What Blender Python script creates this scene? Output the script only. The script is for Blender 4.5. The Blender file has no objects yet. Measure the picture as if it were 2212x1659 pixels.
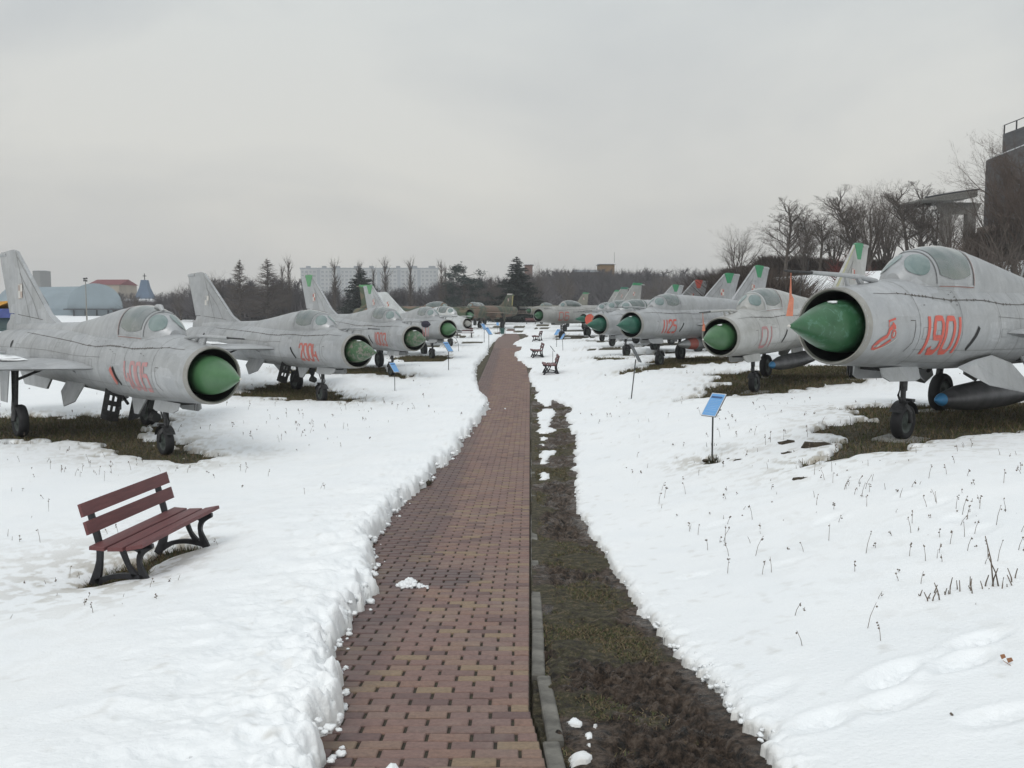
import bpy, math, random
import numpy as np
from math import radians as R, sin, cos, tan, pi, sqrt, atan
from mathutils import Vector, Matrix, Euler
random.seed(7)
SC = bpy.context.scene
COL = SC.collection
# ------------------------------------------------------------------ camera
F, CX, CY, HOR = 2030.0, 1106.0, 829.5, 658.0        # focal length and centre in units of a 2212 px wide frame
PITCH = atan((CY - HOR) / F)
cam_d = bpy.data.cameras.new('camera')
cam_d.sensor_width = 36.0
cam_d.lens = 36.0 * F / 2212.0
cam_d.clip_start = 0.1
cam_d.clip_end = 4000.0
cam = bpy.data.objects.new('camera', cam_d)
COL.objects.link(cam)
cam.location = (0, 0, 0)                              # the eye; the ground lies 1.5 to 2.9 m below
cam.rotation_euler = (R(90) - PITCH, 0, 0)
SC.camera = cam
# ------------------------------------------------------------------ world: overcast
SUN_EL, SUN_AZ = 48.0, 200.0
W = bpy.data.worlds.new('World')
SC.world = W
W.use_nodes = True
nt = W.node_tree
for n in list(nt.nodes): nt.nodes.remove(n)
def wn(t): return nt.nodes.new(t)
out = wn('ShaderNodeOutputWorld'); bg = wn('ShaderNodeBackground'); sky = wn('ShaderNodeTexSky')
sky.sky_type = 'NISHITA'; sky.sun_disc = False
sky.sun_elevation = R(SUN_EL); sky.sun_rotation = R(SUN_AZ)
sky.air_density = 1.0; sky.dust_density = 4.0
tc = wn('ShaderNodeTexCoord'); sep = wn('ShaderNodeSeparateXYZ')
nt.links.new(tc.outputs['Generated'], sep.inputs[0])
ramp = wn('ShaderNodeValToRGB')
el = ramp.color_ramp.elements
el[0].position = 0.0; el[0].color = (8.7, 8.5, 7.95, 1)
el[1].position = 1.0; el[1].color = (8.8, 9.3, 9.6, 1)
for p, c in ((0.04, (8.1, 7.9, 7.4)), (0.10, (7.2, 7.1, 6.7)), (0.22, (6.95, 7.05, 6.85)), (0.34, (6.8, 7.15, 7.15)), (0.5, (7.0, 7.4, 7.5))):
    e = el.new(p); e.color = (*c, 1)
nt.links.new(sep.outputs['Z'], ramp.inputs[0])
mp = wn('ShaderNodeMapping'); mp.inputs['Scale'].default_value = (1.0, 1.0, 2.6)
nt.links.new(tc.outputs['Generated'], mp.inputs[0])
nz = wn('ShaderNodeTexNoise'); nz.inputs['Scale'].default_value = 1.9; nz.inputs['Detail'].default_value = 5.0
nz.inputs['Roughness'].default_value = 0.5; nz.inputs['Distortion'].default_value = 0.35
nt.links.new(mp.outputs[0], nz.inputs['Vector'])
cr = wn('ShaderNodeValToRGB')
cr.color_ramp.elements[0].position = 0.30; cr.color_ramp.elements[0].color = (0.80, 0.82, 0.86, 1)
cr.color_ramp.elements[1].position = 0.62; cr.color_ramp.elements[1].color = (1.07, 1.065, 1.05, 1)
nt.links.new(nz.outputs[0], cr.inputs[0])
mul = wn('ShaderNodeMix'); mul.data_type = 'RGBA'; mul.blend_type = 'MULTIPLY'; mul.inputs[0].default_value = 1.0
nt.links.new(ramp.outputs[0], mul.inputs[6]); nt.links.new(cr.outputs[0], mul.inputs[7])
mx = wn('ShaderNodeMix'); mx.data_type = 'RGBA'; mx.inputs[0].default_value = 0.93
nt.links.new(sky.outputs[0], mx.inputs[6]); nt.links.new(mul.outputs[2], mx.inputs[7])
nt.links.new(mx.outputs[2], bg.inputs[0]); bg.inputs[1].default_value = 0.1
nt.links.new(bg.outputs[0], out.inputs[0])
sd = bpy.data.lights.new('sun', 'SUN'); sd.energy = 1.05; sd.angle = R(28); sd.color = (1.0, 0.98, 0.95)
so = bpy.data.objects.new('sun', sd); COL.objects.link(so)
so.rotation_euler = (R(90 - SUN_EL), 0, R(180 - SUN_AZ))
SC.view_settings.view_transform = 'Standard'
SC.view_settings.look = 'None'
SC.view_settings.exposure = 0.0
SC.view_settings.gamma = 1.0
SC.view_settings.use_curve_mapping = False
SC.cycles.max_bounces = 6
SC.cycles.diffuse_bounces = 3
SC.cycles.volume_bounces = 0
SC.cycles.use_denoising = True

# ------------------------------------------------------------------ numpy noise
def _hash(ix, iy, seed):
    h = (ix.astype(np.int64) * 374761393 + iy.astype(np.int64) * 668265263 + seed * 2147483647) & 0xffffffff
    h = ((h ^ (h >> 13)) * 1274126177) & 0xffffffff
    return ((h ^ (h >> 16)) & 0xffffff) / float(0xffffff)
def vnoise(x, y, seed=0):
    x = np.asarray(x, float); y = np.asarray(y, float)
    ix = np.floor(x); iy = np.floor(y); fx = x - ix; fy = y - iy
    fx = fx * fx * (3 - 2 * fx); fy = fy * fy * (3 - 2 * fy)
    a = _hash(ix, iy, seed); b = _hash(ix + 1, iy, seed); c = _hash(ix, iy + 1, seed); d = _hash(ix + 1, iy + 1, seed)
    return (a + (b - a) * fx) * (1 - fy) + (c + (d - c) * fx) * fy - 0.5
def fbm(x, y, sc, oct=4, seed=0, gain=0.5):
    s = 0; a = 1.0; f = 1.0 / sc
    for o in range(oct):
        ca, sa = cos(o * 0.9), sin(o * 0.9)
        s = s + a * vnoise((x * ca - y * sa) * f + 13.7 * o, (x * sa + y * ca) * f - 7.1 * o, seed + o)
        a *= gain; f *= 2.03
    return s
def sstep(a, b, x):
    t = np.clip((np.asarray(x, float) - a) / (b - a), 0, 1); return t * t * (3 - 2 * t)

# ------------------------------------------------------------------ jets: where they stand (under the intake lip), from a fit of the camera
JETS = {
 '4005': (-4.91, 15.45, -2.75, 132.1, -0.22, -0.34), '2004': (-4.31, 26.17, -2.88, 129.5, 0.03, 1.02),
 '1003': (-3.65, 35.23, -2.85, 121.4, -0.84, -0.45), 'l4': (-3.17, 47.01, -2.81, 117.9, 0.44, -0.48),
 '1901': (3.90, 11.66, -1.85, 42.2, 0.94, 1.82), '01': (5.12, 22.87, -2.37, 53.9, -1.8, -1.6),
 '1125': (4.30, 33.86, -2.31, 52.6, 0, -1.08), 'r4': (4.05, 43.62, -2.50, 46.7, -0.69, 0.13)}
NG, MG, HT, HC = 2.12, 6.38, 1.44, 1.585
def jmat(p): return Matrix.Translation(p[:3]) @ Euler((R(p[5]), R(p[4]), R(p[3]))).to_matrix().to_4x4()
CONTACT = []
for k, p in JETS.items():
    M = jmat(p)
    for q in ((NG, 0, 0), (MG, HT, 0), (MG, -HT, 0)):
        CONTACT.append(tuple(M @ Vector(q)))
CONTACT += [(-3.02, 7.65, -2.30), (-3.35, 7.45, -2.30), (-2.88, 8.63, -2.30), (-3.26, 8.50, -2.30)]      # the feet of the near bench

# ------------------------------------------------------------------ terrain
def xr_path(Y):                                        # right edge of the brick path
    Y = np.asarray(Y, float)
    a = 0.0192 * np.minimum(Y, 34) + 0.06 * np.clip(4.45 - Y, 0, 1) * 1.6
    a = a + 0.012 * sstep(30, 40, Y)
    return np.where(Y > 85, a - (Y - 85) * 0.02, a)
PW = 1.92
def terrain0(X, Y):
    X = np.asarray(X, float); Y = np.asarray(Y, float)
    Yc = np.maximum(Y, 0)
    z = -(2.85 - 1.52 * np.exp(-Yc / 8.2)) + np.minimum(Y, 0) * -0.10
    A = np.interp(Y, [0, 8, 14, 24, 36, 46, 80, 130], [0.45, 0.7, 0.72, 0.47, 0.47, 0.38, 0.15, 0.0])
    z = z + A * sstep(0.9, 5.0, X) - 0.07 * sstep(-1.6, -4.0, X) * np.exp(-Yc / 60)
    off = sstep(0.25, 1.6, X - xr_path(Y)) + sstep(0.25, 1.6, (xr_path(Y) - PW) - X)
    z = z + fbm(X, Y, 4.5, 3, 5) * 0.10 * off * np.exp(-Yc / 200)
    D = (X - 17) * 0.733 + (Y - 60) * 0.68
    tg = X / np.maximum(Y, 1)
    z = z + (4.55 + 0.05 * np.clip(X - 17, -4, 60)) * sstep(0, 13, D) * sstep(0.15, 0.25, tg) * sstep(20, 34, Y)
    return z
def terrain(X, Y):
    z = terrain0(X, Y)
    X = np.asarray(X, float); Y = np.asarray(Y, float)
    num = 0; den = 1e-9
    for (cx, cy, cz), c0 in zip(CONTACT, CZ):
        w = np.exp(-((X - cx) ** 2 + (Y - cy) ** 2) / (2 * 1.1 ** 2))
        num = num + w * (cz - c0); den = den + w
    return z + num / np.maximum(den, 1.0)
CZ = [float(terrain0(c[0], c[1])) for c in CONTACT]
def tz(x, y): return float(terrain(x, y))
ca_, sa_ = cos(PITCH), sin(PITCH)
def px(x, y, dist=None):
    """a point of the frame to a world point: on the ground, or at a given depth"""
    u = (x - CX) / F; v = (CY - y) / F
    d = np.array([u, ca_ + v * sa_, -sa_ + v * ca_]); d = d / d[1]
    if dist is not None: return d * dist
    ys = np.concatenate([np.arange(2, 30, 0.1), np.arange(30, 400, 1.0)])
    g = terrain(d[0] * ys, ys) - d[2] * ys
    i = np.argmax(g > 0)
    if g[i] <= 0: i = len(ys) - 1
    a, b = ys[max(i - 1, 0)], ys[i]
    for _ in range(14):
        m = (a + b) / 2
        if tz(d[0] * m, m) - d[2] * m > 0: b = m
        else: a = m
    return d * b
def pxs(pts): return np.array([px(*p)[:2] for p in pts])

# ------------------------------------------------------------------ mesh helpers
def new_obj(name, me, parent=None, mat=None):
    o = bpy.data.objects.new(name, me); COL.objects.link(o)
    if parent is not None: o.parent = parent
    if mat is not None and me is not None:
        me.materials.clear(); me.materials.append(mat)
    return o
def mesh(name, V, Fc, mat=None, parent=None, smooth=False):
    me = bpy.data.meshes.new(name)
    me.from_pydata([tuple(v) for v in V], [], [tuple(f) for f in Fc])
    if smooth: me.polygons.foreach_set('use_smooth', [True] * len(me.polygons))
    me.update()
    return new_obj(name, me, parent, mat)
def np_mesh(name, V, Q, mat=None, parent=None, smooth=True):
    V = np.ascontiguousarray(V, np.float32); Q = np.ascontiguousarray(Q, np.int32)
    n = Q.shape[1]
    me = bpy.data.meshes.new(name)
    me.vertices.add(len(V)); me.vertices.foreach_set('co', V.ravel())
    me.loops.add(Q.size); me.loops.foreach_set('vertex_index', Q.ravel())
    me.polygons.add(len(Q)); me.polygons.foreach_set('loop_start', np.arange(0, Q.size, n, dtype=np.int32))
    if smooth: me.polygons.foreach_set('use_smooth', np.ones(len(Q), bool))
    me.update(calc_edges=True)
    return new_obj(name, me, parent, mat)
def attr(o, name, vals):
    a = o.data.attributes.new(name, 'FLOAT', 'POINT'); a.data.foreach_set('value', np.asarray(vals, np.float32))
def tag(o, label=None, cat=None, group=None, kind=None):
    if label: o['label'] = label
    if cat: o['category'] = cat
    if group: o['group'] = group
    if kind: o['kind'] = kind
    return o
def empty(name, loc=(0, 0, 0), rot=(0, 0, 0)):
    o = bpy.data.objects.new(name, None); COL.objects.link(o); o.location = loc; o.rotation_euler = rot
    o.empty_display_size = 0.3
    return o
def copy_tree(o, parent=None):
    c = o.copy(); COL.objects.link(c); c.parent = parent
    for ch in list(o.children): copy_tree(ch, c)
    return c
class MB:
    """collects simple solids for one mesh"""
    def __init__(s): s.V = []; s.F = []
    def add(s, V, Fc):
        b = len(s.V); s.V += [tuple(v) for v in V]; s.F += [tuple(i + b for i in f) for f in Fc]; return s
    def box(s, c, d, rot=None, bev=0.0):
        x, y, z = d[0] / 2, d[1] / 2, d[2] / 2
        if bev <= 0:
            V = [(-x, -y, -z), (x, -y, -z), (x, y, -z), (-x, y, -z), (-x, -y, z), (x, -y, z), (x, y, z), (-x, y, z)]
            Fc = [(0, 3, 2, 1), (4, 5, 6, 7), (0, 1, 5, 4), (1, 2, 6, 5), (2, 3, 7, 6), (3, 0, 4, 7)]
        else:
            b = bev
            V = [(-x, -y, -z), (x, -y, -z), (x, y, -z), (-x, y, -z), (-x, -y, z - b), (x, -y, z - b), (x, y, z - b), (-x, y, z - b),
                 (-x + b, -y + b, z), (x - b, -y + b, z), (x - b, y - b, z), (-x + b, y - b, z)]
            Fc = [(0, 3, 2, 1), (8, 9, 10, 11)] + [(i, (i + 1) % 4, (i + 1) % 4 + 4, i + 4) for i in range(4)] + \
                 [(i + 4, (i + 1) % 4 + 4, (i + 1) % 4 + 8, i + 8) for i in range(4)]
        M = (rot if rot is not None else Matrix.Identity(3))
        return s.add([tuple(M @ Vector(v) + Vector(c)) for v in V], Fc)
    def tube(s, P, rad, n=8, caps=True):
        P = [Vector(p) for p in P]
        if not hasattr(rad, '__len__'): rad = [rad] * len(P)
        rings = []
        up = Vector((0, 0, 1))
        for i, p in enumerate(P):
            t = (P[min(i + 1, len(P) - 1)] - P[max(i - 1, 0)]).normalized()
            a = t.cross(up)
            if a.length < 0.1: a = t.cross(Vector((1, 0, 0)))
            a.normalize(); b = a.cross(t)
            rings.append([tuple(p + (a * cos(2 * pi * k / n) + b * sin(2 * pi * k / n)) * rad[i]) for k in range(n)])
        V = [v for r in rings for v in r]
        Fc = [(i * n + k, i * n + (k + 1) % n, (i + 1) * n + (k + 1) % n, (i + 1) * n + k) for i in range(len(P) - 1) for k in range(n)]
        if caps: Fc += [tuple(range(n - 1, -1, -1)), tuple(range((len(P) - 1) * n, len(P) * n))]
        return s.add(V, Fc)
    def prism(s, poly, thick, M=None):
        """polygon in the xz plane, thickness along y"""
        n = len(poly); h = thick / 2
        V = [(p[0], -h, p[1]) for p in poly] + [(p[0], h, p[1]) for p in poly]
        Fc = [tuple(range(n)), tuple(range(2 * n - 1, n - 1, -1))] + [(i + n, (i + 1) % n + n, (i + 1) % n, i) for i in range(n)]
        if M is not None: V = [tuple(M @ Vector(v)) for v in V]
        return s.add(V, Fc)
    def build(s, name, mat, parent=None, smooth=False, sharp=None):
        o = mesh(name, s.V, s.F, mat, parent, smooth)
        if smooth and sharp:
            try: o.data.set_sharp_from_angle(angle=R(sharp))
            except Exception: pass
        return o
def lathe(prof, n=32, axis='x', cap0=False, cap1=False):
    """profile (s, r) around the x axis"""
    V = []; Fc = []
    for (s_, r) in prof:
        for k in range(n):
            a = 2 * pi * k / n
            V.append((s_, r * sin(a), r * cos(a)))
    for i in range(len(prof) - 1):
        for k in range(n):
            Fc.append((i * n + k, (i + 1) * n + k, (i + 1) * n + (k + 1) % n, i * n + (k + 1) % n))
    if cap0: Fc.append(tuple(range(n)))
    if cap1: Fc.append(tuple(range((len(prof) - 1) * n + n - 1, (len(prof) - 1) * n - 1, -1)))
    return V, Fc

# ------------------------------------------------------------------ materials
MATS = {}
def nmat(name):
    m = bpy.data.materials.new(name); m.use_nodes = True; MATS[name] = m
    t = m.node_tree; b = t.nodes['Principled BSDF']
    return m, t, b
def N(t, typ, **kw):
    n = t.nodes.new(typ)
    for k, v in kw.items(): n.inputs[k.replace('_', ' ')].default_value = v
    return n
def L(t, a, b): t.links.new(a, b)
def rampn(t, fac, stops, interp='LINEAR'):
    r = t.nodes.new('ShaderNodeValToRGB'); r.color_ramp.interpolation = interp
    e = r.color_ramp.elements
    e[0].position = stops[0][0]; e[0].color = (*stops[0][1], 1)
    e[1].position = stops[-1][0]; e[1].color = (*stops[-1][1], 1)
    for p, c in stops[1:-1]:
        x = e.new(p); x.color = (*c, 1)
    L(t, fac, r.inputs[0]); return r.outputs[0]
def mixc(t, fac, a, b, bt='MIX'):
    m = t.nodes.new('ShaderNodeMix'); m.data_type = 'RGBA'; m.blend_type = bt
    for s, v in ((0, fac), (6, a), (7, b)):
        if hasattr(v, 'links'): L(t, v, m.inputs[s])
        else: m.inputs[s].default_value = v if s == 0 else (*v, 1)
    return m.outputs[2]
def noise(t, vec, scale, detail=4, rough=0.55, dist=0.0):
    n = t.nodes.new('ShaderNodeTexNoise'); n.inputs['Scale'].default_value = scale; n.inputs['Detail'].default_value = detail
    n.inputs['Roughness'].default_value = rough; n.inputs['Distortion'].default_value = dist
    if vec is not None: L(t, vec, n.inputs['Vector'])
    return n.outputs[0]
def coords(t, kind='Object', scale=(1, 1, 1)):
    c = t.nodes.new('ShaderNodeTexCoord')
    if scale == (1, 1, 1): return c.outputs[kind]
    m = t.nodes.new('ShaderNodeMapping'); m.inputs['Scale'].default_value = scale
    L(t, c.outputs[kind], m.inputs[0]); return m.outputs[0]
def bump(t, b, h, strength=0.3, dist=0.01):
    n = t.nodes.new('ShaderNodeBump'); n.inputs['Strength'].default_value = strength; n.inputs['Distance'].default_value = dist
    L(t, h, n.inputs['Height']); L(t, n.outputs[0], b.inputs['Normal'])
def simple(name, c1, c2=None, rough=0.6, metal=0.0, scale=6.0, bmp=0.0, spec=0.5, stretch=(1, 1, 1)):
    m, t, b = nmat(name)
    b.inputs['Roughness'].default_value = rough; b.inputs['Metallic'].default_value = metal
    b.inputs['Specular IOR Level'].default_value = spec
    if c2 is None: c2 = tuple(x * 0.72 for x in c1)
    v = coords(t, 'Object', stretch)
    f = noise(t, v, scale, 5, 0.6)
    L(t, rampn(t, f, [(0.32, c2), (0.66, c1)]), b.inputs['Base Color'])
    if bmp > 0: bump(t, b, noise(t, v, scale * 5, 3), bmp, 0.01)
    return m
def paint_mat(name, base, dark, stain, rough=0.40, metal=0.38, seed=0.0):
    """weathered aircraft paint: cloudy tone, vertical streaks of grime, faint mottling"""
    m, t, b = nmat(name)
    oi = t.nodes.new('ShaderNodeObjectInfo')
    add = t.nodes.new('ShaderNodeVectorMath'); add.operation = 'ADD'
    L(t, coords(t, 'Object'), add.inputs[0]); L(t, oi.outputs['Location'], add.inputs[1])
    v = add.outputs[0]
    base_c = rampn(t, noise(t, v, 1.3, 5, 0.62, 0.5), [(0.33, dark), (0.62, base)])
    mp_ = t.nodes.new('ShaderNodeMapping'); mp_.inputs['Scale'].default_value = (5, 3.0, 1.3); L(t, v, mp_.inputs[0])
    st = noise(t, mp_.outputs[0], 1.6, 6, 0.65)
    c = mixc(t, rampn(t, st, [(0.50, (0, 0, 0)), (0.75, (0.30, 0.30, 0.30))]), base_c, stain)
    c = mixc(t, rampn(t, noise(t, v, 3.3, 6, 0.75, 1.2), [(0.52, (0, 0, 0)), (0.66, (0.45, 0.45, 0.45))]), c, tuple(x * 1.18 for x in base))
    fine = noise(t, v, 26, 3, 0.6)
    c = mixc(t, rampn(t, fine, [(0.60, (0, 0, 0)), (0.78, (0.35, 0.35, 0.35))]), c, stain)
    vo = t.nodes.new('ShaderNodeTexVoronoi'); vo.distance = 'CHEBYCHEV'; vo.inputs['Scale'].default_value = 1.0; vo.inputs['Randomness'].default_value = .7
    mv = t.nodes.new('ShaderNodeMapping'); mv.inputs['Scale'].default_value = (1.35, 1.9, 1.9); L(t, v, mv.inputs[0]); L(t, mv.outputs[0], vo.inputs['Vector'])
    sv = t.nodes.new('ShaderNodeSeparateColor'); L(t, vo.outputs['Color'], sv.inputs[0])
    c = mixc(t, 1.0, c, rampn(t, sv.outputs[0], [(0, (.90, .90, .895)), (.6, (1, 1, 1)), (1, (1.07, 1.07, 1.075))]), 'MULTIPLY')
    L(t, c, b.inputs['Base Color'])
    b.inputs['Metallic'].default_value = metal
    rr = t.nodes.new('ShaderNodeMapRange'); rr.inputs['To Min'].default_value = rough - 0.08; rr.inputs['To Max'].default_value = rough + 0.2
    L(t, st, rr.inputs['Value']); L(t, rr.outputs[0], b.inputs['Roughness'])
    bump(t, b, noise(t, v, 3.5, 3), 0.25, 0.012)
    return m
M_GREY = paint_mat('weathered_silver_paint', (0.43, 0.44, 0.445), (0.35, 0.36, 0.37), (0.24, 0.23, 0.22))
M_WARM = paint_mat('weathered_pale_paint', (0.50, 0.50, 0.485), (0.41, 0.41, 0.39), (0.27, 0.255, 0.23))
M_PALE = paint_mat('bright_pale_paint', (0.60, 0.62, 0.62), (0.52, 0.53, 0.53), (0.36, 0.35, 0.33))
M_SU = paint_mat('dull_grey_paint', (0.38, 0.38, 0.365), (0.31, 0.31, 0.295), (0.16, 0.155, 0.14), 0.55, 0.1)
M_LIP = simple('lip_metal', (0.36, 0.35, 0.32), (0.26, 0.25, 0.23), 0.45, 0.3, 5)
M_DUCT = simple('duct_black', (0.014, 0.014, 0.016), (0.008, 0.008, 0.009), 0.6)
M_SEAM = simple('seam_grime', (0.13, 0.12, 0.11), (0.06, 0.055, 0.05), 0.8, 0, 30)
M_SEAMF = simple('faint_seam', (0.25, 0.25, 0.245), (0.13, 0.13, 0.125), 0.7, 0, 9)
M_TYRE = simple('tyre_rubber', (0.020, 0.020, 0.022), (0.012, 0.012, 0.013), 0.75, 0, 12)
M_RIM = simple('dirty_green_rim', (0.09, 0.11, 0.10), (0.04, 0.05, 0.045), 0.6, 0.2, 14)
M_STRUT = simple('dark_gear_leg', (0.07, 0.07, 0.072), (0.03, 0.03, 0.03), 0.5, 0.4, 18)
M_BAY = simple('wheel_well_dark', (0.03, 0.032, 0.03), (0.018, 0.018, 0.018), 0.8)
M_RED = simple('faded_red_paint', (0.50, 0.12, 0.09), (0.38, 0.15, 0.13), 0.6, 0, 14)
M_REDP = simple('washed_out_red_paint', (0.50, 0.20, 0.20), (0.36, 0.27, 0.265), 0.6, 0, 10)
M_REDB = simple('red_orange_paint', (0.62, 0.10, 0.06), (0.50, 0.10, 0.08), 0.5, 0, 16)
M_ORANGE = simple('orange_ribbon', (0.58, 0.22, 0.14), (0.46, 0.17, 0.11), 0.8, 0, 20)
M_WHITE = simple('white_marking', (0.62, 0.60, 0.56), (0.50, 0.48, 0.44), 0.6)
M_GRN = simple('green_fin_cap', (0.035, 0.26, 0.115), (0.03, 0.21, 0.09), 0.5, 0, 8)
M_GRNL = simple('faded_green_fin_cap', (0.10, 0.30, 0.13), (0.07, 0.24, 0.10), 0.55, 0, 8)
M_BLACK = simple('black_slot', (0.015, 0.015, 0.015), None, 0.7)
M_TANK = simple('tank_dull_metal', (0.16, 0.16, 0.165), (0.085, 0.085, 0.09), 0.45, 0.45, 4)
M_BLUE = simple('blue_tip_paint', (0.06, 0.25, 0.48), (0.05, 0.20, 0.40), 0.5)
M_INNER = simple('zinc_green_lining', (0.10, 0.15, 0.10), (0.05, 0.07, 0.055), 0.7, 0, 9)
M_COVER = simple('dark_cloth_cover', (0.030, 0.026, 0.045), (0.018, 0.016, 0.03), 0.85)
M_CONC = simple('weathered_concrete', (0.30, 0.295, 0.275), (0.19, 0.185, 0.17), 0.85, 0, 9, 0.4)
def cone_mat(name, g1, g2, worn, amt):
    m, t, b = nmat(name)
    v = coords(t, 'Object')
    c = rampn(t, noise(t, v, 4, 5, 0.6), [(0.3, g2), (0.7, g1)])
    spk = noise(t, v, 7, 6, 0.75, 0.6)
    c = mixc(t, rampn(t, spk, [(0.60 - amt, (0, 0, 0)), (0.66 - amt * 0.8, (1, 1, 1))]), c, worn)
    L(t, c, b.inputs['Base Color']); b.inputs['Roughness'].default_value = 0.38
    bump(t, b, noise(t, v, 9, 4), 0.2, 0.01)
    return m
M_CONE_A = cone_mat('shock_cone_bright_green', (0.075, 0.175, 0.078), (0.045, 0.125, 0.052), (0.10, 0.10, 0.07), -0.10)
M_CONE_B = cone_mat('shock_cone_deep_green', (0.042, 0.135, 0.060), (0.026, 0.088, 0.040), (0.075, 0.175, 0.115), 0.06)
M_CONE_C = cone_mat('shock_cone_flaking_green', (0.055, 0.135, 0.058), (0.035, 0.09, 0.04), (0.19, 0.175, 0.15), 0.10)
M_CONE_D = cone_mat('shock_cone_teal', (0.028, 0.125, 0.085), (0.018, 0.085, 0.058), (0.06, 0.18, 0.12), 0.02)
M_CONE_E = cone_mat('shock_cone_grey', (0.30, 0.30, 0.28), (0.22, 0.22, 0.2), (0.14, 0.13, 0.1), 0.0)
def glass_mat(name, c1, c2):
    m, t, b = nmat(name)
    v = coords(t, 'Object')
    L(t, rampn(t, noise(t, v, 2.2, 4, 0.6, 1.0), [(0.32, c2), (0.66, c1)]), b.inputs['Base Color'])
    b.inputs['Roughness'].default_value = 0.14; b.inputs['IOR'].default_value = 1.9
    b.inputs['Coat Weight'].default_value = 0.5; b.inputs['Coat Roughness'].default_value = 0.08
    return m
M_GLASS = glass_mat('clouded_canopy_glass', (0.125, 0.14, 0.135), (0.035, 0.07, 0.058))
M_GLASSB = glass_mat('pale_windscreen_glass', (0.17, 0.225, 0.215), (0.07, 0.125, 0.115))
def camo_mat(name, cols, sc=0.42):
    m, t, b = nmat(name)
    oi = t.nodes.new('ShaderNodeObjectInfo')
    v = coords(t, 'Object')
    f = noise(t, v, sc, 1, 0.4, 0.4)
    c = rampn(t, f, [(0.0, cols[0]), (0.42, cols[1]), (0.5, cols[2]), (0.57, cols[3])], 'CONSTANT')
    st = noise(t, v, 5, 5, 0.7)
    c = mixc(t, rampn(t, st, [(0.5, (0, 0, 0)), (0.8, (0.5, 0.5, 0.5))]), c, (0.10, 0.09, 0.07))
    L(t, c, b.inputs['Base Color']); b.inputs['Roughness'].default_value = 0.6
    return m
M_CAMO = camo_mat('camouflage_paint', [(0.055, 0.075, 0.04), (0.12, 0.10, 0.06), (0.045, 0.065, 0.04), (0.15, 0.095, 0.06)])

# ------------------------------------------------------------------ fuselage maths
BODY21 = [(0, .474, .474, -.474), (.15, .490, .492, -.488), (.5, .510, .525, -.505), (1.0, .540, .575, -.535), (1.6, .575, .66, -.57),
          (2.3, .600, .70, -.60), (3.2, .620, .69, -.62), (4.5, .625, .66, -.62), (6.0, .620, .64, -.61), (8.0, .60, .62, -.59),
          (9.5, .575, .58, -.565), (11.0, .53, .53, -.52), (12.1, .47, .47, -.46)]
def body_at(B, s):
    xs = [b[0] for b in B]
    return tuple(float(np.interp(s, xs, [b[i] for b in B])) for i in (1, 2, 3))
def sm_body(B, n=56):
    """smoothed stations"""
    xs = np.array([b[0] for b in B]); out_ = []
    S = np.concatenate([np.linspace(0, 0.5, 8)[:-1], np.linspace(0.5, xs[-1], n)])
    for s in S:
        if s < 0.3 or s > xs[-1] - 0.3: out_.append((s, *body_at(B, s)))
        else:
            a = [body_at(B, s + d) for d in (-0.25, -0.12, 0, 0.12, 0.25)]
            out_.append((s, *[sum(q[i] for q in a) / 5 for i in range(3)]))
    return out_
def bpt(B, s, ang=None, z=None, side=1, off=0.0):
    """a point on the fuselage skin: by angle from the top, or by height z on one side (+1 starboard)"""
    w, zt, zb = body_at(B, s)
    if z is not None:
        q = max(-1, min(1, z / (zt if z >= 0 else -zb))); a = math.acos(q)
        y, zz = w * sin(a) * side, z
    else:
        y = w * sin(ang); zz = (zt if cos(ang) >= 0 else -zb) * cos(ang)
        a = ang
    h = zt if zz >= 0 else -zb
    nx = Vector((0, y / (w * w), zz / (h * h))).normalized()
    return Vector((s, y, zz)) + nx * off
def loft_body(B, n=40):
    V = []; Fc = []; S = sm_body(B)
    for (s, w, zt, zb) in S:
        for k in range(n):
            a = 2 * pi * k / n
            V.append((s, w * sin(a), (zt if cos(a) >= 0 else -zb) * cos(a)))
    for i in range(len(S) - 1):
        for k in range(n):
            Fc.append((i * n + k, (i + 1) * n + k, (i + 1) * n + (k + 1) % n, i * n + (k + 1) % n))
    return V, Fc
def arch_loft(st, n=20, pw=0.8):
    """arched section over the fuselage: stations (s, half width, top z, base z)"""
    V = []; Fc = []
    xs = [q[0] for q in st]
    S = np.linspace(xs[0], xs[-1], max(14, int((xs[-1] - xs[0]) * 9)))
    for s in S:
        w, zt, zb = (float(np.interp(s, xs, [q[i] for q in st])) for i in (1, 2, 3))
        for k in range(n + 1):
            a = -pi / 2 + pi * k / n
            V.append((s, w * math.copysign(abs(sin(a)) ** 0.92, a), zb + (zt - zb) * max(0, cos(a)) ** pw))
    m = n + 1
    for i in range(len(S) - 1):
        for k in range(n):
            Fc.append((i * m + k, (i + 1) * m + k, (i + 1) * m + k + 1, i * m + k + 1))
    Fc.append(tuple(range(m))); Fc.append(tuple(range(len(S) * m - 1, (len(S) - 1) * m - 1, -1)))
    return V, Fc
def arch_pt(st, s, a, off=0.0, pw=0.8):
    xs = [q[0] for q in st]
    w, zt, zb = (float(np.interp(s, xs, [q[i] for q in st])) for i in (1, 2, 3))
    y = w * math.copysign(abs(sin(a)) ** 0.92, a); z = zb + (zt - zb) * max(0, cos(a)) ** pw
    nrm = Vector((0, sin(a) / w, cos(a) / (zt - zb))).normalized()
    return Vector((s, y, z)) + nrm * off
CAN21 = [(1.50, .12, .71, .5), (1.58, .23, .79, .5), (1.70, .30, .88, .5), (1.87, .35, .975, .5), (2.08, .385, 1.05, .5), (2.35, .41, 1.105, .5), (2.7, .42, 1.14, .5), (3.1, .425, 1.13, .5), (3.35, .42, 1.115, .5)]
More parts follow.
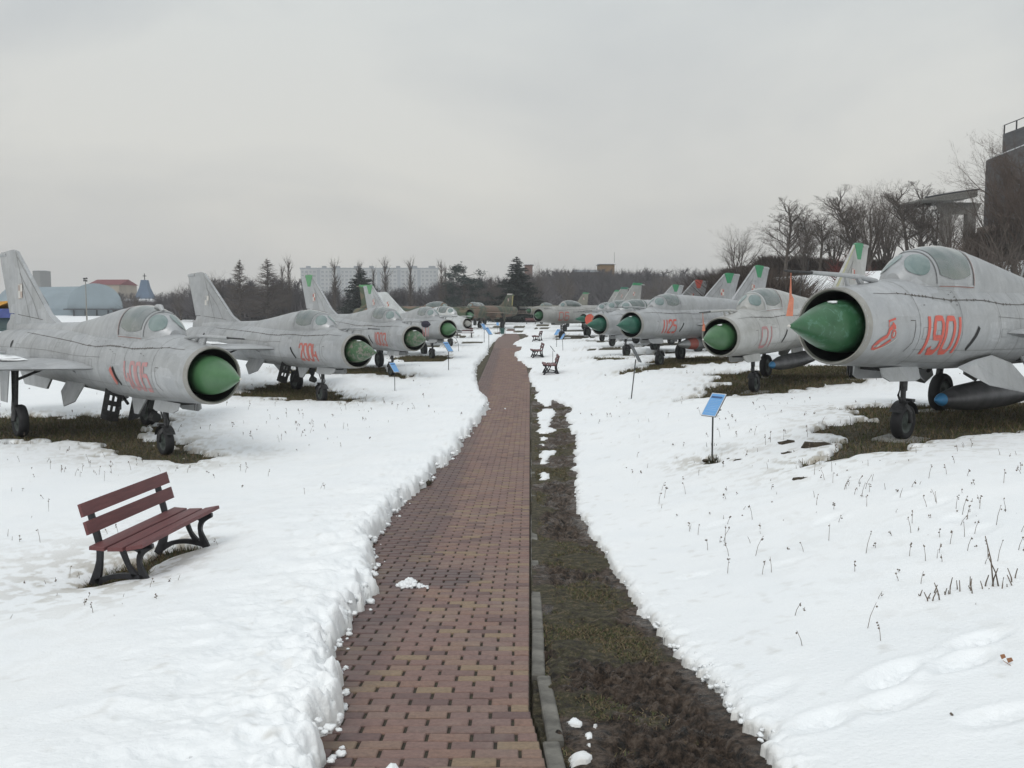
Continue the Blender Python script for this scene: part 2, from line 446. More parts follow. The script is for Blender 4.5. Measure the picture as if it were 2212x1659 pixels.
SP_PF = [(3.30, .42, 1.112, .35), (3.8, .41, 1.07, .35), (4.6, .38, .97, .35), (5.5, .33, .86, .35), (6.4, .27, .77, .35), (8.0, .22, .73, .35), (9.6, .18, .71, .35), (11.2, .10, .66, .35)]
SP_MF = [(3.30, .42, 1.112, .35), (4.2, .40, 1.10, .35), (6.0, .37, 1.05, .35), (8.0, .33, .98, .35), (9.6, .24, .88, .35), (11.2, .12, .72, .35)]
def strip(fn, pts, width, sub=0.06):
    """thin ribbon along a polyline in a 2D domain mapped to a surface by fn(u, v)"""
    P = []
    for (a, b) in zip(pts[:-1], pts[1:]):
        n = max(1, int(math.hypot(b[0] - a[0], b[1] - a[1]) / sub))
        for i in range(n): P.append((a[0] + (b[0] - a[0]) * i / n, a[1] + (b[1] - a[1]) * i / n))
    P.append(pts[-1])
    V = []; Fc = []
    for i, p in enumerate(P):
        q0 = P[max(i - 1, 0)]; q1 = P[min(i + 1, len(P) - 1)]
        dx, dy = q1[0] - q0[0], q1[1] - q0[1]; l = math.hypot(dx, dy) or 1
        nx, ny = -dy / l * width / 2, dx / l * width / 2
        V.append(tuple(fn(p[0] + nx, p[1] + ny))); V.append(tuple(fn(p[0] - nx, p[1] - ny)))
        if i: Fc.append((2 * i - 2, 2 * i - 1, 2 * i + 1, 2 * i))
    return V, Fc
# digits as strokes in a cell 1 wide, 2.4 high
GLY = {
 '0': [[(.15, .1), (.0, .45), (.0, 1.95), (.15, 2.3), (.85, 2.3), (1, 1.95), (1, .45), (.85, .1), (.15, .1)]],
 '1': [[(.55, 0), (.55, 2.4)]],
 '2': [[(0, 1.7), (0, 2.05), (.2, 2.3), (.8, 2.3), (1, 2.05), (1, 1.5), (.05, .35), (.05, .1), (1, .1)]],
 '3': [[(0, 1.95), (.15, 2.3), (.85, 2.3), (1, 2.0), (1, 1.5), (.8, 1.25), (.45, 1.25)], [(.8, 1.25), (1, 1.0), (1, .4), (.85, .1), (.15, .1), (0, .45)]],
 '4': [[(0, 2.4), (0, .8), (1.05, .8)], [(.8, 1.4), (.8, 0)]],
 '5': [[(1, 2.3), (.05, 2.3), (.05, 1.35), (.8, 1.35), (1, 1.05), (1, .4), (.8, .1), (0, .1)]],
 '6': [[(1, 2.0), (.85, 2.3), (.15, 2.3), (0, 1.95), (0, .45), (.15, .1), (.85, .1), (1, .45), (1, 1.0), (.85, 1.3), (0, 1.3)]],
 '9': [[(0, .45), (.15, .1), (.85, .1), (1, .45), (1, 1.95), (.85, 2.3), (.15, 2.3), (0, 1.95), (0, 1.3), (.15, 1.05), (1, 1.05)]],
}
def number_mesh(B, txt, s0, s1, z0, z1, side, sw=0.055, lean=0.0):
    """numerals along the fuselage; port (-1) reads nose to tail, starboard (+1) tail to nose"""
    mb = MB(); n = len(txt)
    widths = [0.45 if c == '1' else 1.0 for c in txt]; gap = 0.42
    tot = sum(widths) + gap * (n - 1); u = 0; h = z1 - z0
    for c, w in zip(txt, widths):
        for st in GLY[c]:
            pts = []
            for (gx, gy) in st:
                gx = (gx - 0.3) if c == '1' else gx
                uu = (u + gx * (w if c != '1' else 1)) / tot; z = z0 + gy / 2.4 * h
                uu = uu + lean * (gy / 2.4)
                s = s0 + uu * (s1 - s0) if side < 0 else s1 - uu * (s1 - s0)
                pts.append((s, z))
            V, Fc = strip(lambda a, b: bpt(B, a, z=b, side=side, off=0.004), pts, sw, 0.04)
            mb.add(V, Fc)
        u += w + gap
    return mb
def wing_solid(root_le, root_te, tip_le, tip_te, y0, y1, z, tc=0.045, zt=0.0, side=1):
    """delta or swept panel with a lens section"""
    V = []; Fc = []
    ny = 5; prof = [(0, 0), (.04, .35), (.15, .8), (.4, 1), (.7, .62), (1, .04)]
    m = len(prof)
    for j in range(ny + 1):
        f = j / ny
        le = root_le + (tip_le - root_le) * f; te = root_te + (tip_te - root_te) * f; y = (y0 + (y1 - y0) * f) * side
        c = te - le; th = max(tc * (root_te - root_le) * (1 - f * 0.8) / 2, 0.018); zz = z + (zt - z) * f if zt else z
        ring = [(le + c * p[0], y, zz + th * p[1]) for p in prof] + [(le + c * p[0], y, zz - th * p[1]) for p in prof[::-1]]
        V += ring
    k = 2 * m
    for j in range(ny):
        for i in range(k):
            q = (j * k + i, j * k + (i + 1) % k, (j + 1) * k + (i + 1) % k, (j + 1) * k + i)
            Fc.append(q if side > 0 else q[::-1])
    Fc.append(tuple(range(k)) if side < 0 else tuple(range(k - 1, -1, -1)))
    Fc.append(tuple(range(ny * k, ny * k + k)) if side > 0 else tuple(range(ny * k + k - 1, ny * k - 1, -1)))
    return V, Fc
def plate(poly3, thick):
    """flat panel from 3D corner points with thickness along its own normal"""
    P = [Vector(p) for p in poly3]
    nrm = (P[1] - P[0]).cross(P[2] - P[0]).normalized() * thick / 2
    n = len(P)
    V = [tuple(p + nrm) for p in P] + [tuple(p - nrm) for p in P]
    Fc = [tuple(range(n)), tuple(range(2 * n - 1, n - 1, -1))] + [(i, i + n, (i + 1) % n + n, (i + 1) % n) for i in range(n)]
    return V, Fc
def wheel(parent, c, rad, wid, name='wheel'):
    """a wheel turning about the y axis: tyre and rim under the wheel's own object"""
    prof = [(rad * .62, -wid * .36), (rad * .80, -wid * .50), (rad * .93, -wid * .46), (rad, -wid * .22), (rad, wid * .22), (rad * .93, wid * .46), (rad * .80, wid * .50), (rad * .62, wid * .36)]
    n = 28; V = []; Fc = []
    for (r, y) in prof:
        for k in range(n): V.append((c[0] + r * cos(2 * pi * k / n), c[1] + y, c[2] + r * sin(2 * pi * k / n)))
    for i in range(len(prof) - 1):
        for k in range(n): Fc.append((i * n + k, (i + 1) * n + k, (i + 1) * n + (k + 1) % n, i * n + (k + 1) % n))
    o = mesh('tyre', V, Fc, M_TYRE, parent, True)
    V = []; Fc = []
    rp = [(rad * .64, -wid * .36), (rad * .56, -wid * .28), (rad * .30, -wid * .22), (rad * .22, -wid * .40), (0.004, -wid * .42)]
    for sgn in (1, -1):
        b = len(V)
        for (r, y) in rp:
            for k in range(n): V.append((c[0] + r * cos(2 * pi * k / n), c[1] + y * sgn, c[2] + r * sin(2 * pi * k / n)))
        for i in range(len(rp) - 1):
            for k in range(n): Fc.append((b + i * n + k, b + (i + 1) * n + k, b + (i + 1) * n + (k + 1) % n, b + i * n + (k + 1) % n))
    mesh('rim', V, Fc, M_RIM, o, True)
    return o

def roundel(parent, fn, w, m1, m2):
    """red and white quartered square on a fin side; fn(u, v) gives the surface point"""
    def quad(u0, v0, u1, v1, off):
        a = [fn(u0, v0, off), fn(u1, v0, off), fn(u1, v1, off), fn(u0, v1, off)]
        return [tuple(p) for p in a], [(0, 1, 2, 3)]
    b = MB()
    e = w * .10
    b.add(*quad(-w - e, 0, 0, w + e, .006)); b.add(*quad(0, -w - e, w + e, 0, .006))
    b.add(*quad(0, e * 0, w, w, .006)); b.add(*quad(-w, -w, 0, 0, .006))
    o = b.build('insignia', M_WHITE, parent)
    b = MB()
    b.add(*quad(0, e, w - e, w - e, .010)); b.add(*quad(-w + e, -w + e, -e * .2, -e * .2, .010))
    b.add(*quad(-w - e, w, 0, w + e, .010)); b.add(*quad(0, -w - e, w + e, -w, .010))
    b.build('insignia_red', m1, o)

def build_jet(key, pose, label, spec, group):
    """one fighter; local x runs nose to tail, y to starboard, z up, origin on the ground under the intake lip"""
    root = empty('fighter_jet', pose[:3], (R(pose[5]), R(pose[4]), R(pose[3])))
    tag(root, label, 'fighter jet', group)
    g = spec.get
    B = g('body', BODY21); hc = g('hc', HC); paint = g('paint', M_GREY); Rl = B[0][1]
    hub = Matrix.Translation((0, 0, hc))
    def put(name, VF, mat, parent=None, smooth=True, sharp=35):
        V, Fc = VF
        o = mesh(name, V, Fc, mat, parent if parent is not None else root, smooth)
        if parent is None: o.location = (0, 0, hc)
        if smooth:
            try: o.data.set_sharp_from_angle(angle=R(sharp))
            except Exception: pass
        return o
    side = g('side', 1); L_ = B[-1][0]
    fus = put('fuselage', loft_body(B), paint)
    # intake lip and duct
    put('intake_lip', lathe([(.10, Rl * 1.028), (.03, Rl * 1.012), (.004, Rl * 1.0), (-.016, Rl * .978), (-.012, Rl * .948), (.03, Rl * .918)], 48), g('lipmat', M_LIP))
    put('intake_duct', lathe([(.03, Rl * .918), (.4, Rl * .93), (1.1, Rl * .93), (1.1, .02)], 40), M_DUCT)
    tip = g('tip', 1.0); cr_ = g('coner', .70) * Rl
    if g('plug'):
        put('intake_plug', lathe([(-.05, 0.002), (-.06, Rl * .5), (-.05, Rl * .93), (.02, Rl * .95)], 36), M_REDB)
    else:
        cone = put('shock_cone', lathe([(-tip, .001), (-tip * .99, .009), (-tip * .9, cr_ * .10), (-tip * .7, cr_ * .315), (-tip * .5, cr_ * .53), (-tip * .32, cr_ * .715), (-tip * .16, cr_ * .85), (-tip * .02, cr_ * .935), (.10, cr_ * .98), (.22, cr_), (.45, cr_ * .99), (1.0, cr_ * .85)], 40), g('cone', M_CONE_A))
        if g('near'):
            put('cone_tip', lathe([(-tip - .012, .001), (-tip * 1.0, .008), (-tip * .975, .017), (-tip * .965, .019)], 12), M_WHITE)
    # tail pipe
    Re = B[-1][1]
    put('nozzle', lathe([(L_ - .02, Re * .99), (L_ + .16, Re * .93), (L_ + .17, Re * .86), (L_ - .5, Re * .84), (L_ - .6, .02)], 28), M_STRUT)
    # canopy
    can = g('canopy', CAN21); cs = g('canshift', 0)
    can = [(a + cs, b, c, d) for a, b, c, d in can]
    csh = put('canopy_frame', arch_loft(can, 24), paint)
    def on(off): return lambda s, a: arch_pt(can, s, a, off)
    def patch(nm, s0, s1, a0, a1, skew, mat, rnd=.0, nu=14, nv=18):
        V = []; Fc = []
        for i in range(nu + 1):
            for j in range(nv + 1):
                fu, fv = i / nu * 2 - 1, j / nv * 2 - 1
                if rnd > 0:                       # square to squircle
                    k = (1 - rnd) + rnd * sqrt(max(0, 1 - fv * fv / 2)); k2 = (1 - rnd) + rnd * sqrt(max(0, 1 - fu * fu / 2))
                    uu, vv = fu * k, fv * k2
                else: uu, vv = fu, fv
                a = (a0 + a1) / 2 + vv * (a1 - a0) / 2
                s = (s0 + s1) / 2 + uu * (s1 - s0) / 2 + skew * abs(a)
                V.append(tuple(arch_pt(can, s, a, .007)))
        for i in range(nu):
            for j in range(nv):
                q = i * (nv + 1) + j; Fc.append((q, q + nv + 1, q + nv + 2, q + 1))
        return put(nm, (V, Fc), mat)
    c0 = can[0][0]; c1 = can[-1][0]
    wb = c0 + .50                                     # windscreen bow
    for sg in (1, -1):
        a0, a1 = (R(5), R(67)) if sg > 0 else (R(-67), R(-5))
        patch('windscreen_pane', c0 + .09, wb - .03, a0, a1, .0, M_GLASSB, 1.0)
    patch('canopy_glass', wb + .09, c1 - .28, R(-79), R(79), -.03, M_GLASS, .30)
    if g('twin'):
        patch('canopy_glass', c1 - .22, c1 - .02, R(-84), R(84), -.03, M_GLASS, .3)
    fr = MB()
    fr.add(*strip(on(.012), [(wb + .04, R(-86)), (wb + .02, 0), (wb + .04, R(86))], .055, .12))
    fr.add(*strip(on(.012), [(c1 - .24, R(-86)), (c1 - .24, R(86))], .05, .12))
    for sg in (1, -1):
        fr.add(*strip(on(.012), [(c0 + .1, R(85) * sg), (c1 - .2, R(85) * sg)], .03, .1))
    put('frame_arch', (fr.V, fr.F), g('framemat', paint))
    if g('near'):
        sl = MB()
        sl.add(*strip(on(.016), [(c1 - .27, R(-85)), (c1 - .27, R(85))], .014, .12))
        for sg in (1, -1): sl.add(*strip(on(.016), [(wb + .05, R(86.5) * sg), (c1 - .28, R(86.5) * sg)], .012, .1))
        put('canopy_seal', (sl.V, sl.F), simple_seal)
        if g('mirror'):
          mir = MB(); p = arch_pt(can, wb + .12, 0)
          mir.tube([(p.x - .10, 0, p.z - .02), (p.x, 0, p.z + .05), (p.x + .16, 0, p.z + .05), (p.x + .24, 0, p.z)], [.03, .055, .055, .02], 8)
          put('periscope', (mir.V, mir.F), paint)
    # spine
    sp = g('spine', SP_PF)
    if sp: put('spine', arch_loft([(a + cs, b, c, d) for a, b, c, d in sp], 16), paint)
    # seams
    if g('seams', True):
        sm = MB(); sf = MB(); fnb = lambda s, a: bpt(B, s, ang=a, off=.003)
        w_ = .017 if g('near') else .023
        for s in g('rings', (1.18, 2.35, 3.62, 4.35, 5.05, 6.4, 8.1, 9.4, 10.6)):
            sf.add(*strip(fnb, [(s + .10 * abs(a) / 3, a) for a in np.linspace(-2.9, 2.9, 30)], w_ * .62, .2))
        rs = random.Random(key)
        for sg in (1, -1):
            up_ = [(.95, .70), (1.3, .83), (1.7, .93), (2.2, 1.00), (2.8, .97), (3.3, .96), (3.9, 1.02), (4.6, 1.00), (5.4, .92), (6.5, .84), (8, .74), (9.2, .62)]
            sm.add(*strip(fnb, [(s, a * sg) for s, a in up_], w_ * 1.15, .1))
            for i in range(len(up_) * 5):
                f = i / 5; k = int(f); k2 = min(k + 1, len(up_) - 1); q = f - k
                s = up_[k][0] * (1 - q) + up_[k2][0] * q; a = (up_[k][1] * (1 - q) + up_[k2][1] * q) * sg
                if rs.random() < .55: sm.add(*strip(fnb, [(s, a - .028), (s + rs.uniform(-.01, .05), a + .028)], w_ * 1.8, .05))
            sf.add(*strip(fnb, [(3.6, 1.32 * sg), (5, 1.36 * sg), (7, 1.30 * sg), (9.4, 1.34 * sg), (11.5, 1.4 * sg)], w_ * .7, .2))
            sm.add(*strip(fnb, [(.42, .62 * sg), (.7, .68 * sg), (.95, .70 * sg)], w_ * .9, .1))
            for a in (2.1, 2.5):
                sf.add(*strip(fnb, [(1.2, a * sg), (5, a * sg)], w_ * .5, .2))
        for sg in (1, -1):
            for _ in range(9 if g('near') else 5):
                s_, a_ = rs.uniform(1.2, 10.5), rs.uniform(.9, 2.0) * sg; hw, ha = rs.uniform(.06, .2), rs.uniform(.06, .16)
                sf.add(*strip(fnb, [(s_ - hw, a_ - ha), (s_ + hw, a_ - ha), (s_ + hw, a_ + ha), (s_ - hw, a_ + ha), (s_ - hw, a_ - ha)], w_ * .5, .12))
            for _ in range(14 if g('near') else 6):
                s_, a_ = rs.uniform(1.3, 6.5), rs.uniform(.75, 1.15) * sg
                sm.add(*strip(fnb, [(s_, a_), (s_ + rs.uniform(.02, .07), a_ + rs.uniform(-.04, .04))], .016, .05))
        put('hinge_seam', (sm.V, sm.F), M_SEAM)
        put('panel_seams', (sf.V, sf.F), M_SEAMF)
        for sg in (1, -1):
            hl = MB()
            P = [(.98, .10), (1.10, .10), (1.10, -.18), (1.00, -.30)]
            hl.add(*strip(lambda s, z: bpt(B, s, z=z, side=sg, off=.0035), P, .010, .06))
            put('hatch_outline', (hl.V, hl.F), M_SEAM)
    # auxiliary intake doors (dark slots) and bleed holes
    if g('slots', True):
        for sg in (1, -1):
            sl = MB()
            sl.add(*strip(lambda s, z: bpt(B, s, z=z, side=sg, off=.005), [(2.92, .02), (2.86, -.08), (2.72, -.26), (2.70, -.30)], .075, .04))
            put('intake_door_slot', (sl.V, sl.F), M_BLACK)
            if g('reddoor'):
                sl = MB()
                sl.add(*strip(lambda s, z: bpt(B, s, z=z, side=sg, off=.018), [(3.02, .0), (2.93, -.12), (2.84, -.28)], .12, .04))
                put('auxiliary_door', (sl.V, sl.F), M_RED)
        for sg in (1, -1):
            hl = MB()
            for (s, z) in ((9.9, .20),):
                c = bpt(B, s, z=z, side=sg, off=.006)
                hl.add([tuple(bpt(B, s + .09 * cos(t), z=z + .09 * sin(t), side=sg, off=.006)) for t in np.linspace(0, 2 * pi, 13)[:-1]], [tuple(range(12))])
            put('vent_hole', (hl.V, hl.F), M_BLACK)
    # number
    if g('num'):
        s0, s1, z0, z1 = g('numbox', (1.40, 2.36, -.34, .155))
        nm = number_mesh(B, g('num'), s0, s1, z0, z1, -1 if side > 0 else 1, g('numw', .074), 0)
        put('number', (nm.V, nm.F), g('nummat', M_RED), None, False)
    # fin
    fz = g('fz', 0.0); fs = g('fs', 0.0); fh = g('fh', 1.0)
    def fp(s, z): return (s + fs, fz + (z * fh if z > .6 else z))
    fin_poly = [(7.3, .55), (8.05, .74), (8.6, .92), (10.85, 2.34), (11.0, 2.44), (11.35, 2.50), (12.0, 2.48), (11.26, .66), (11.0, .5)]
    rud_poly = [(11.38, .90), (12.02, 2.47), (12.48, 2.47), (12.66, 2.40), (11.90, .90)]
    tail_poly = [(11.0, .5), (11.08, .88), (11.80, .88), (11.86, .74), (12.1, .62), (12.1, .40)]
    if g('plainfin'):
        fin_poly = [(8.0, .5), (9.2, .95), (10.9, 2.52), (11.75, 2.52), (11.3, .66), (11.2, .5)]
        rud_poly = [(11.34, .72), (11.77, 2.50), (12.25, 2.50), (11.9, .72)]
        tail_poly = [(11.2, .5), (11.3, .70), (11.95, .70), (12.1, .40)]
    fmat = g('finmat', paint)
    def prism(nm, poly, th, mat, parent=None, flat=False):
        b = MB(); P = [fp(*p) for p in poly]
        n = len(P); cxm = sum(p[0] for p in P) / n
        V = []; Fc = []
        zs = [p[1] for p in P]; z0, z1 = min(zs), max(zs)
        for sg in (-1, 1):
            for p in P: V.append((p[0], sg * th / 2 * (1.0 if flat else (1.0 - .55 * (p[1] - z0) / (z1 - z0 + .01))), p[1]))
        Fc = [tuple(range(n)), tuple(range(2 * n - 1, n - 1, -1))] + [(i + n, (i + 1) % n + n, (i + 1) % n, i) for i in range(n)]
        return put(nm, (V, Fc), mat, parent, False)
    fin = prism('fin', fin_poly, .13, fmat)
    rud = prism('rudder', rud_poly, .075, g('rudmat', fmat))
    prism('fin_root', tail_poly, .17, fmat)
    if g('finlead'):
        prism('fin_leading_edge', [(8.55, .87), (10.83, 2.31), (10.98, 2.42), (11.10, 2.42), (8.75, .84)], .145, g('finlead'))
    cap = g('cap')
    if cap == 'trap': prism('fin_cap', [(11.01, 2.452), (11.36, 2.512), (11.99, 2.49), (11.66, 1.95), (11.28, 1.95)], .086, g('capmat', M_GRN), None, True)
    if cap == 'full': prism('fin_cap', [(10.78, 2.28), (10.99, 2.45), (11.3, 2.53), (12.44, 2.53), (12.40, 2.28)] if not g('plainfin') else [(10.70, 2.34), (10.89, 2.545), (12.28, 2.545), (12.23, 2.34)], .078, g('capmat', M_GRN), None, True)
    if g('insignia', True):
        ic = fp(*g('insz', (10.75, 1.45)))
        for sg in (1, -1):
            roundel(fin, lambda u, v, off: Vector((ic[0] + u, sg * (.055 + off), ic[1] + v)), .17, g('insmat', M_RED), None)
    tl = MB()
    a = fp(12.5, 2.38)
    tl.tube([(a[0] - .5, 0, a[1] + .02), (a[0] + .12, 0, a[1] + .02), (a[0] + .2, 0, a[1])], [.05, .055, .02], 8)
    put('tail_light', (tl.V, tl.F), fmat)
    if g('near') or g('mid'):
        fl = MB()
        for sg in (1, -1):
            y = sg * .064
            for P in ([(8.9, 1.12), (10.95, 2.30)], [(9.3, .8), (9.75, 1.25), (10.8, 1.9)], [(10.0, .75), (11.1, 2.45)], [(9.0, .78), (11.05, .88)]):
                for (q0, q1) in zip(P[:-1], P[1:]):
                    A, Bq = fp(*q0), fp(*q1)
                    d = Vector((Bq[0] - A[0], 0, Bq[1] - A[1])); nn = Vector((-d.z, 0, d.x)).normalized() * .007
                    def yy(z): return sg * (.13 / 2 * (1.0 - .55 * (z - .5) / 2.0) + .004)
                    fl.add([(A[0] + nn.x, yy(A[1]), A[1] + nn.z), (A[0] - nn.x, yy(A[1]), A[1] - nn.z), (Bq[0] - nn.x, yy(Bq[1]), Bq[1] - nn.z), (Bq[0] + nn.x, yy(Bq[1]), Bq[1] + nn.z)], [(0, 1, 2, 3)])
        o = put('fin_seams', (fl.V, fl.F), M_SEAM, fin, False)
    # wings and tailplanes
    wg = g('wing', (3.75, 8.45, 8.05, 8.5, 3.55, -.06))
    for sg in (1, -1):
        w = put('wing', wing_solid(wg[0], wg[1], wg[2], wg[3], .5, wg[4], wg[5], .042, wg[5] - .12, sg), paint, None, True, 25)
        if g('near') or g('mid'):
            b = MB(); b.add(*plate([(6.4, 1.75 * sg, wg[5] + .035 + .0), (7.3, 1.75 * sg, wg[5] + .05), (8.0, 1.75 * sg, wg[5] + .06), (8.1, 1.75 * sg, wg[5] + .16), (6.5, 1.75 * sg, wg[5] + .17)], .02)) if False else None
            b.box((8.33, 1.15 * sg, wg[5] - .02), (.34, 1.0, .05)); o = b.build('flap', paint, root); o.location = (0, 0, hc)
        put('tailplane', wing_solid(10.1 * L_ / 12.1, 11.7 * L_ / 12.1, 12.1 * L_ / 12.1, 12.75 * L_ / 12.1, .4, 1.85, -.03, .05, 0, sg), paint, None, True, 25)
    put('ventral_fin', (lambda b: (b.V, b.F))(MB().prism([(8.6, -.5), (9.1, -.86), (10.9, -.86), (11.3, -.5)], .05)), paint, None, False)
    # pitot boom
    if g('boom', 'top') == 'top':
        b = MB(); zb_ = Rl * 1.30
        b.tube([(1.05, 0, zb_ - .03), (.6, 0, zb_ + .01), (.1, 0, zb_ + .02), (-.55, 0, zb_ + .02)], [.035, .034, .028, .026], 10)
        b.tube([(.75, 0, Rl * 1.02), (.55, 0, zb_)], [.045, .03], 8)
        b.tube([(.35, 0, Rl * 1.0), (.25, 0, zb_)], [.03, .02], 8)
        bo = put('pitot_boom', (b.V, b.F), paint)
        b = MB(); b.tube([(-.55, 0, zb_ + .02), (-.62, 0, zb_ + .02), (-1.12, 0, zb_ + .02), (-1.15, 0, zb_ + .02)], [.02, .015, .012, .004], 8)
        put('pitot_tube', (b.V, b.F), M_STRUT, bo)
        if g('rib'):
            b = MB(); x0 = g('rib')[0]; ln = g('rib')[1]
            pts = [(x0, zb_), (x0 + .02, zb_ - .25), (x0 + .05, zb_ - ln * .6), (x0 + .03, zb_ - ln)]
            V = []; Fc = []
            for i, p in enumerate(pts):
                w = .006 + .025 * (i / 3) ** 1.5
                V += [(p[0] - w, .01 * i, p[1]), (p[0] + w, -.008 * i + .01, p[1]), (p[0] + w, -.008 * i, p[1] + .002), (p[0] - w, .01 * i - .01, p[1] + .002)]
            for i in range(3):
                for k in range(4): Fc.append((i * 4 + k, i * 4 + (k + 1) % 4, i * 4 + 4 + (k + 1) % 4, i * 4 + 4 + k))
            Fc += [(3, 2, 1, 0), (12, 13, 14, 15)]
            put('warning_ribbon', (V, Fc), M_ORANGE, None, False)
        if g('cover'):
            cv = put('pitot_cover', lathe([(-1.30, .01), (-1.29, .035), (-1.18, .045), (-1.14, .09), (-1.0, .13), (-.82, .12), (-.70, .04)], 16), M_COVER)
            for v in cv.data.vertices: v.co.z += zb_ - .05
            rb = MB()
            for i in range(4):
                x = -1.15 + i * .12
                rb.box((x, .03 * (i % 2), zb_ - .32), (.04, .012, .34), Matrix.Rotation(R(-6 + 4 * i), 3, 'Y'))
            put('striped_tassel', (rb.V, rb.F), M_REDP, cv, False)
    elif g('boom') == 'twin':
        for sg in (1, -1):
            b = MB(); y = .26 * sg; zb_ = Rl * 1.0
            b.tube([(1.4, y, zb_ + .02), (.4, y, zb_ + .06), (-1.6, y, zb_ + .06), (-2.0, y, zb_ + .06)], [.04, .035, .025, .01], 8)
            b.tube([(.5, y, Rl * .9), (.45, y, zb_ + .05)], [.04, .03], 8)
            put('pitot_boom', (b.V, b.F), paint)
    # antennas under the nose
    an = MB()
    if g('near') or g('mid'):
        for x in (.55, .62, .69): an.tube([(x, .05, -Rl * 1.0), (x, .05, -Rl * 1.0 - .16)], .006, 5)
        an.build('aerial_rods', M_STRUT, root).location = (0, 0, hc)
    # undercarriage (ground coordinates)
    k = g('gs', 1.0); ng = g('ng', NG); mg = g('mg', MG); ht = g('ht', HT) ; nr = .25 * k; mr = .34 * k
    bot = hc + body_at(B, ng)[2]
    b = MB()
    b.tube([(ng - .08, 0, bot + .15), (ng - .06, 0, bot - .30)], .055 * k, 10)
    b.tube([(ng - .06, 0, bot - .28), (ng - .04, 0, nr + .22)], .038 * k, 10)
    b.tube([(ng - .14, 0, bot - .22), (ng - .20, 0, bot - .36), (ng - .10, 0, bot - .48)], .018, 6)
    b.tube([(ng + .02, 0, bot - .10), (ng + .55, 0, bot + .10)], .028, 8)
    b.tube([(ng, .03, bot - .32), (ng + .25, .03, bot + .05)], .016, 6)
    for sg in (1, -1):
        b.tube([(ng - .05, .02 * sg, nr + .26), (ng - .03, .11 * sg, nr + .14), (ng, .11 * sg, nr)], [.045, .03, .035], 8)
    b.box((ng + .10, 0, nr + .30), (.10, .17, .04))
    leg = b.build('nose_gear_leg', M_STRUT, root, True, 40)
    b = MB(); n = 12
    arc = [(ng + (nr + .045) * cos(t), nr + (nr + .045) * sin(t)) for t in np.linspace(R(20), R(150), n)]
    V = []; Fc = []
    for (x, z) in arc: V += [(x, -.09, z), (x, .09, z)]
    for i in range(n - 1): Fc.append((2 * i, 2 * i + 1, 2 * i + 3, 2 * i + 2))
    mesh('mudguard', V, Fc, M_STRUT, leg, True)
    wheel(root, (ng, 0, nr), nr, .16 * k)
    for sg in (1, -1):
        b = MB(); y = .20 * sg; zt = bot + .06
        b.add(*plate([(ng - 1.15, y * .9, zt), (ng - .12, y, zt), (ng - .12, y * 1.2, zt - .17), (ng - .25, y * 1.2, zt - .20), (ng - .95, y * 1.15, zt - .18), (ng - 1.12, y * 1.05, zt - .12)], .02))
        b.build('nose_gear_door', g('doormat', paint), root)
    b = MB(); b.box((ng - .45, 0, bot + .03), (1.1, .34, .04)); b.build('nose_wheel_bay', M_BAY, root)
    bm_ = hc + body_at(B, mg)[2]
    for sg in (1, -1):
        y = ht * sg; b = MB()
        zw = hc + wg[5] - .08
        b.tube([(mg + .12, y * .93, zw), (mg + .02, y * .98, mr + .05)], [.075 * k, .055 * k], 10)
        b.tube([(mg + .02, y * .98, mr + .12), (mg, y, mr)], .06, 8)
        b.tube([(mg + .1, y * .90, zw - .25), (mg + .1, y * .45, zw)], .03, 8)
        b.tube([(mg + .13, y * .95, zw - .2), (mg + .20, y * .98, mr + .25), (mg + .05, y, mr)], .022, 6)
        b.build('main_gear_leg', M_STRUT, root, True, 40)
        wheel(root, (mg, y - sg * .12, mr), mr, .20 * k)
        b = MB()
        b.add(*plate([(mg - .35, y + .12 * sg, zw + .02), (mg + .35, y + .12 * sg, zw + .02), (mg + .25, y + .16 * sg, mr + .42), (mg - .22, y + .16 * sg, mr + .42)], .02))
        b.build('leg_door', paint, root)
        b = MB()
        q = .40 * sg
        b.add(*plate([(mg - 1.35, q, bm_ + .22), (mg - .15, q * .95, bm_ + .20), (mg - .02, q * 1.25, bm_ - .08), (mg - .42, q * 1.45, bm_ - .36), (mg - 1.0, q * 1.35, bm_ - .22)], .025))
        b.build('wheel_bay_door', g('baymat', paint), root)
        V, Fc = strip(lambda s, z: bpt(B, s, z=z, side=sg, off=.008), [(mg - 1.25, -.36), (mg - .95, -.30), (mg - .1, -.30)], .34, .08)
        put('wheel_bay', (V, Fc), M_BAY)
    if g('brake'):
        # open air brakes: curved perforated panels hinged under the belly
        for sg in (1, -1):
            b = MB(); bb = hc + body_at(B, 4.3)[2]
            nx_, nz_ = 7, 6
            V = []; Fc = []
            W_, H_ = .62, .62
            def P(u, v, o): 
                a = u * 0.9
                return (3.85 + v * .38 + o * .6, (.10 + .30 * u * 1.1) * sg * 1.0 + .0, bb + .08 - v * H_ + .10 * u * u)
            holes = {(2, 3), (4, 3), (2, 1), (4, 1)} if sg > 0 else {(2, 3), (4, 3)}
            idx = {}
            for i in range(nx_ + 1):
                for j in range(nz_ + 1):
                    for o in (0, 1):
                        idx[(i, j, o)] = len(V); V.append(P(i / nx_ * 1.0, j / nz_, o * .03))
            for i in range(nx_):
                for j in range(nz_):
                    if (i, j) in holes:
                        ring = [(i, j), (i + 1, j), (i + 1, j + 1), (i, j + 1)]
                        for a_, b_ in zip(ring, ring[1:] + ring[:1]):
                            Fc.append((idx[(*b_, 0)], idx[(*a_, 0)], idx[(*a_, 1)], idx[(*b_, 1)]))
                        continue
                    Fc.append((idx[(i, j, 0)], idx[(i + 1, j, 0)], idx[(i + 1, j + 1, 0)], idx[(i, j + 1, 0)]))
                    Fc.append((idx[(i, j + 1, 1)], idx[(i + 1, j + 1, 1)], idx[(i + 1, j, 1)], idx[(i, j, 1)]))
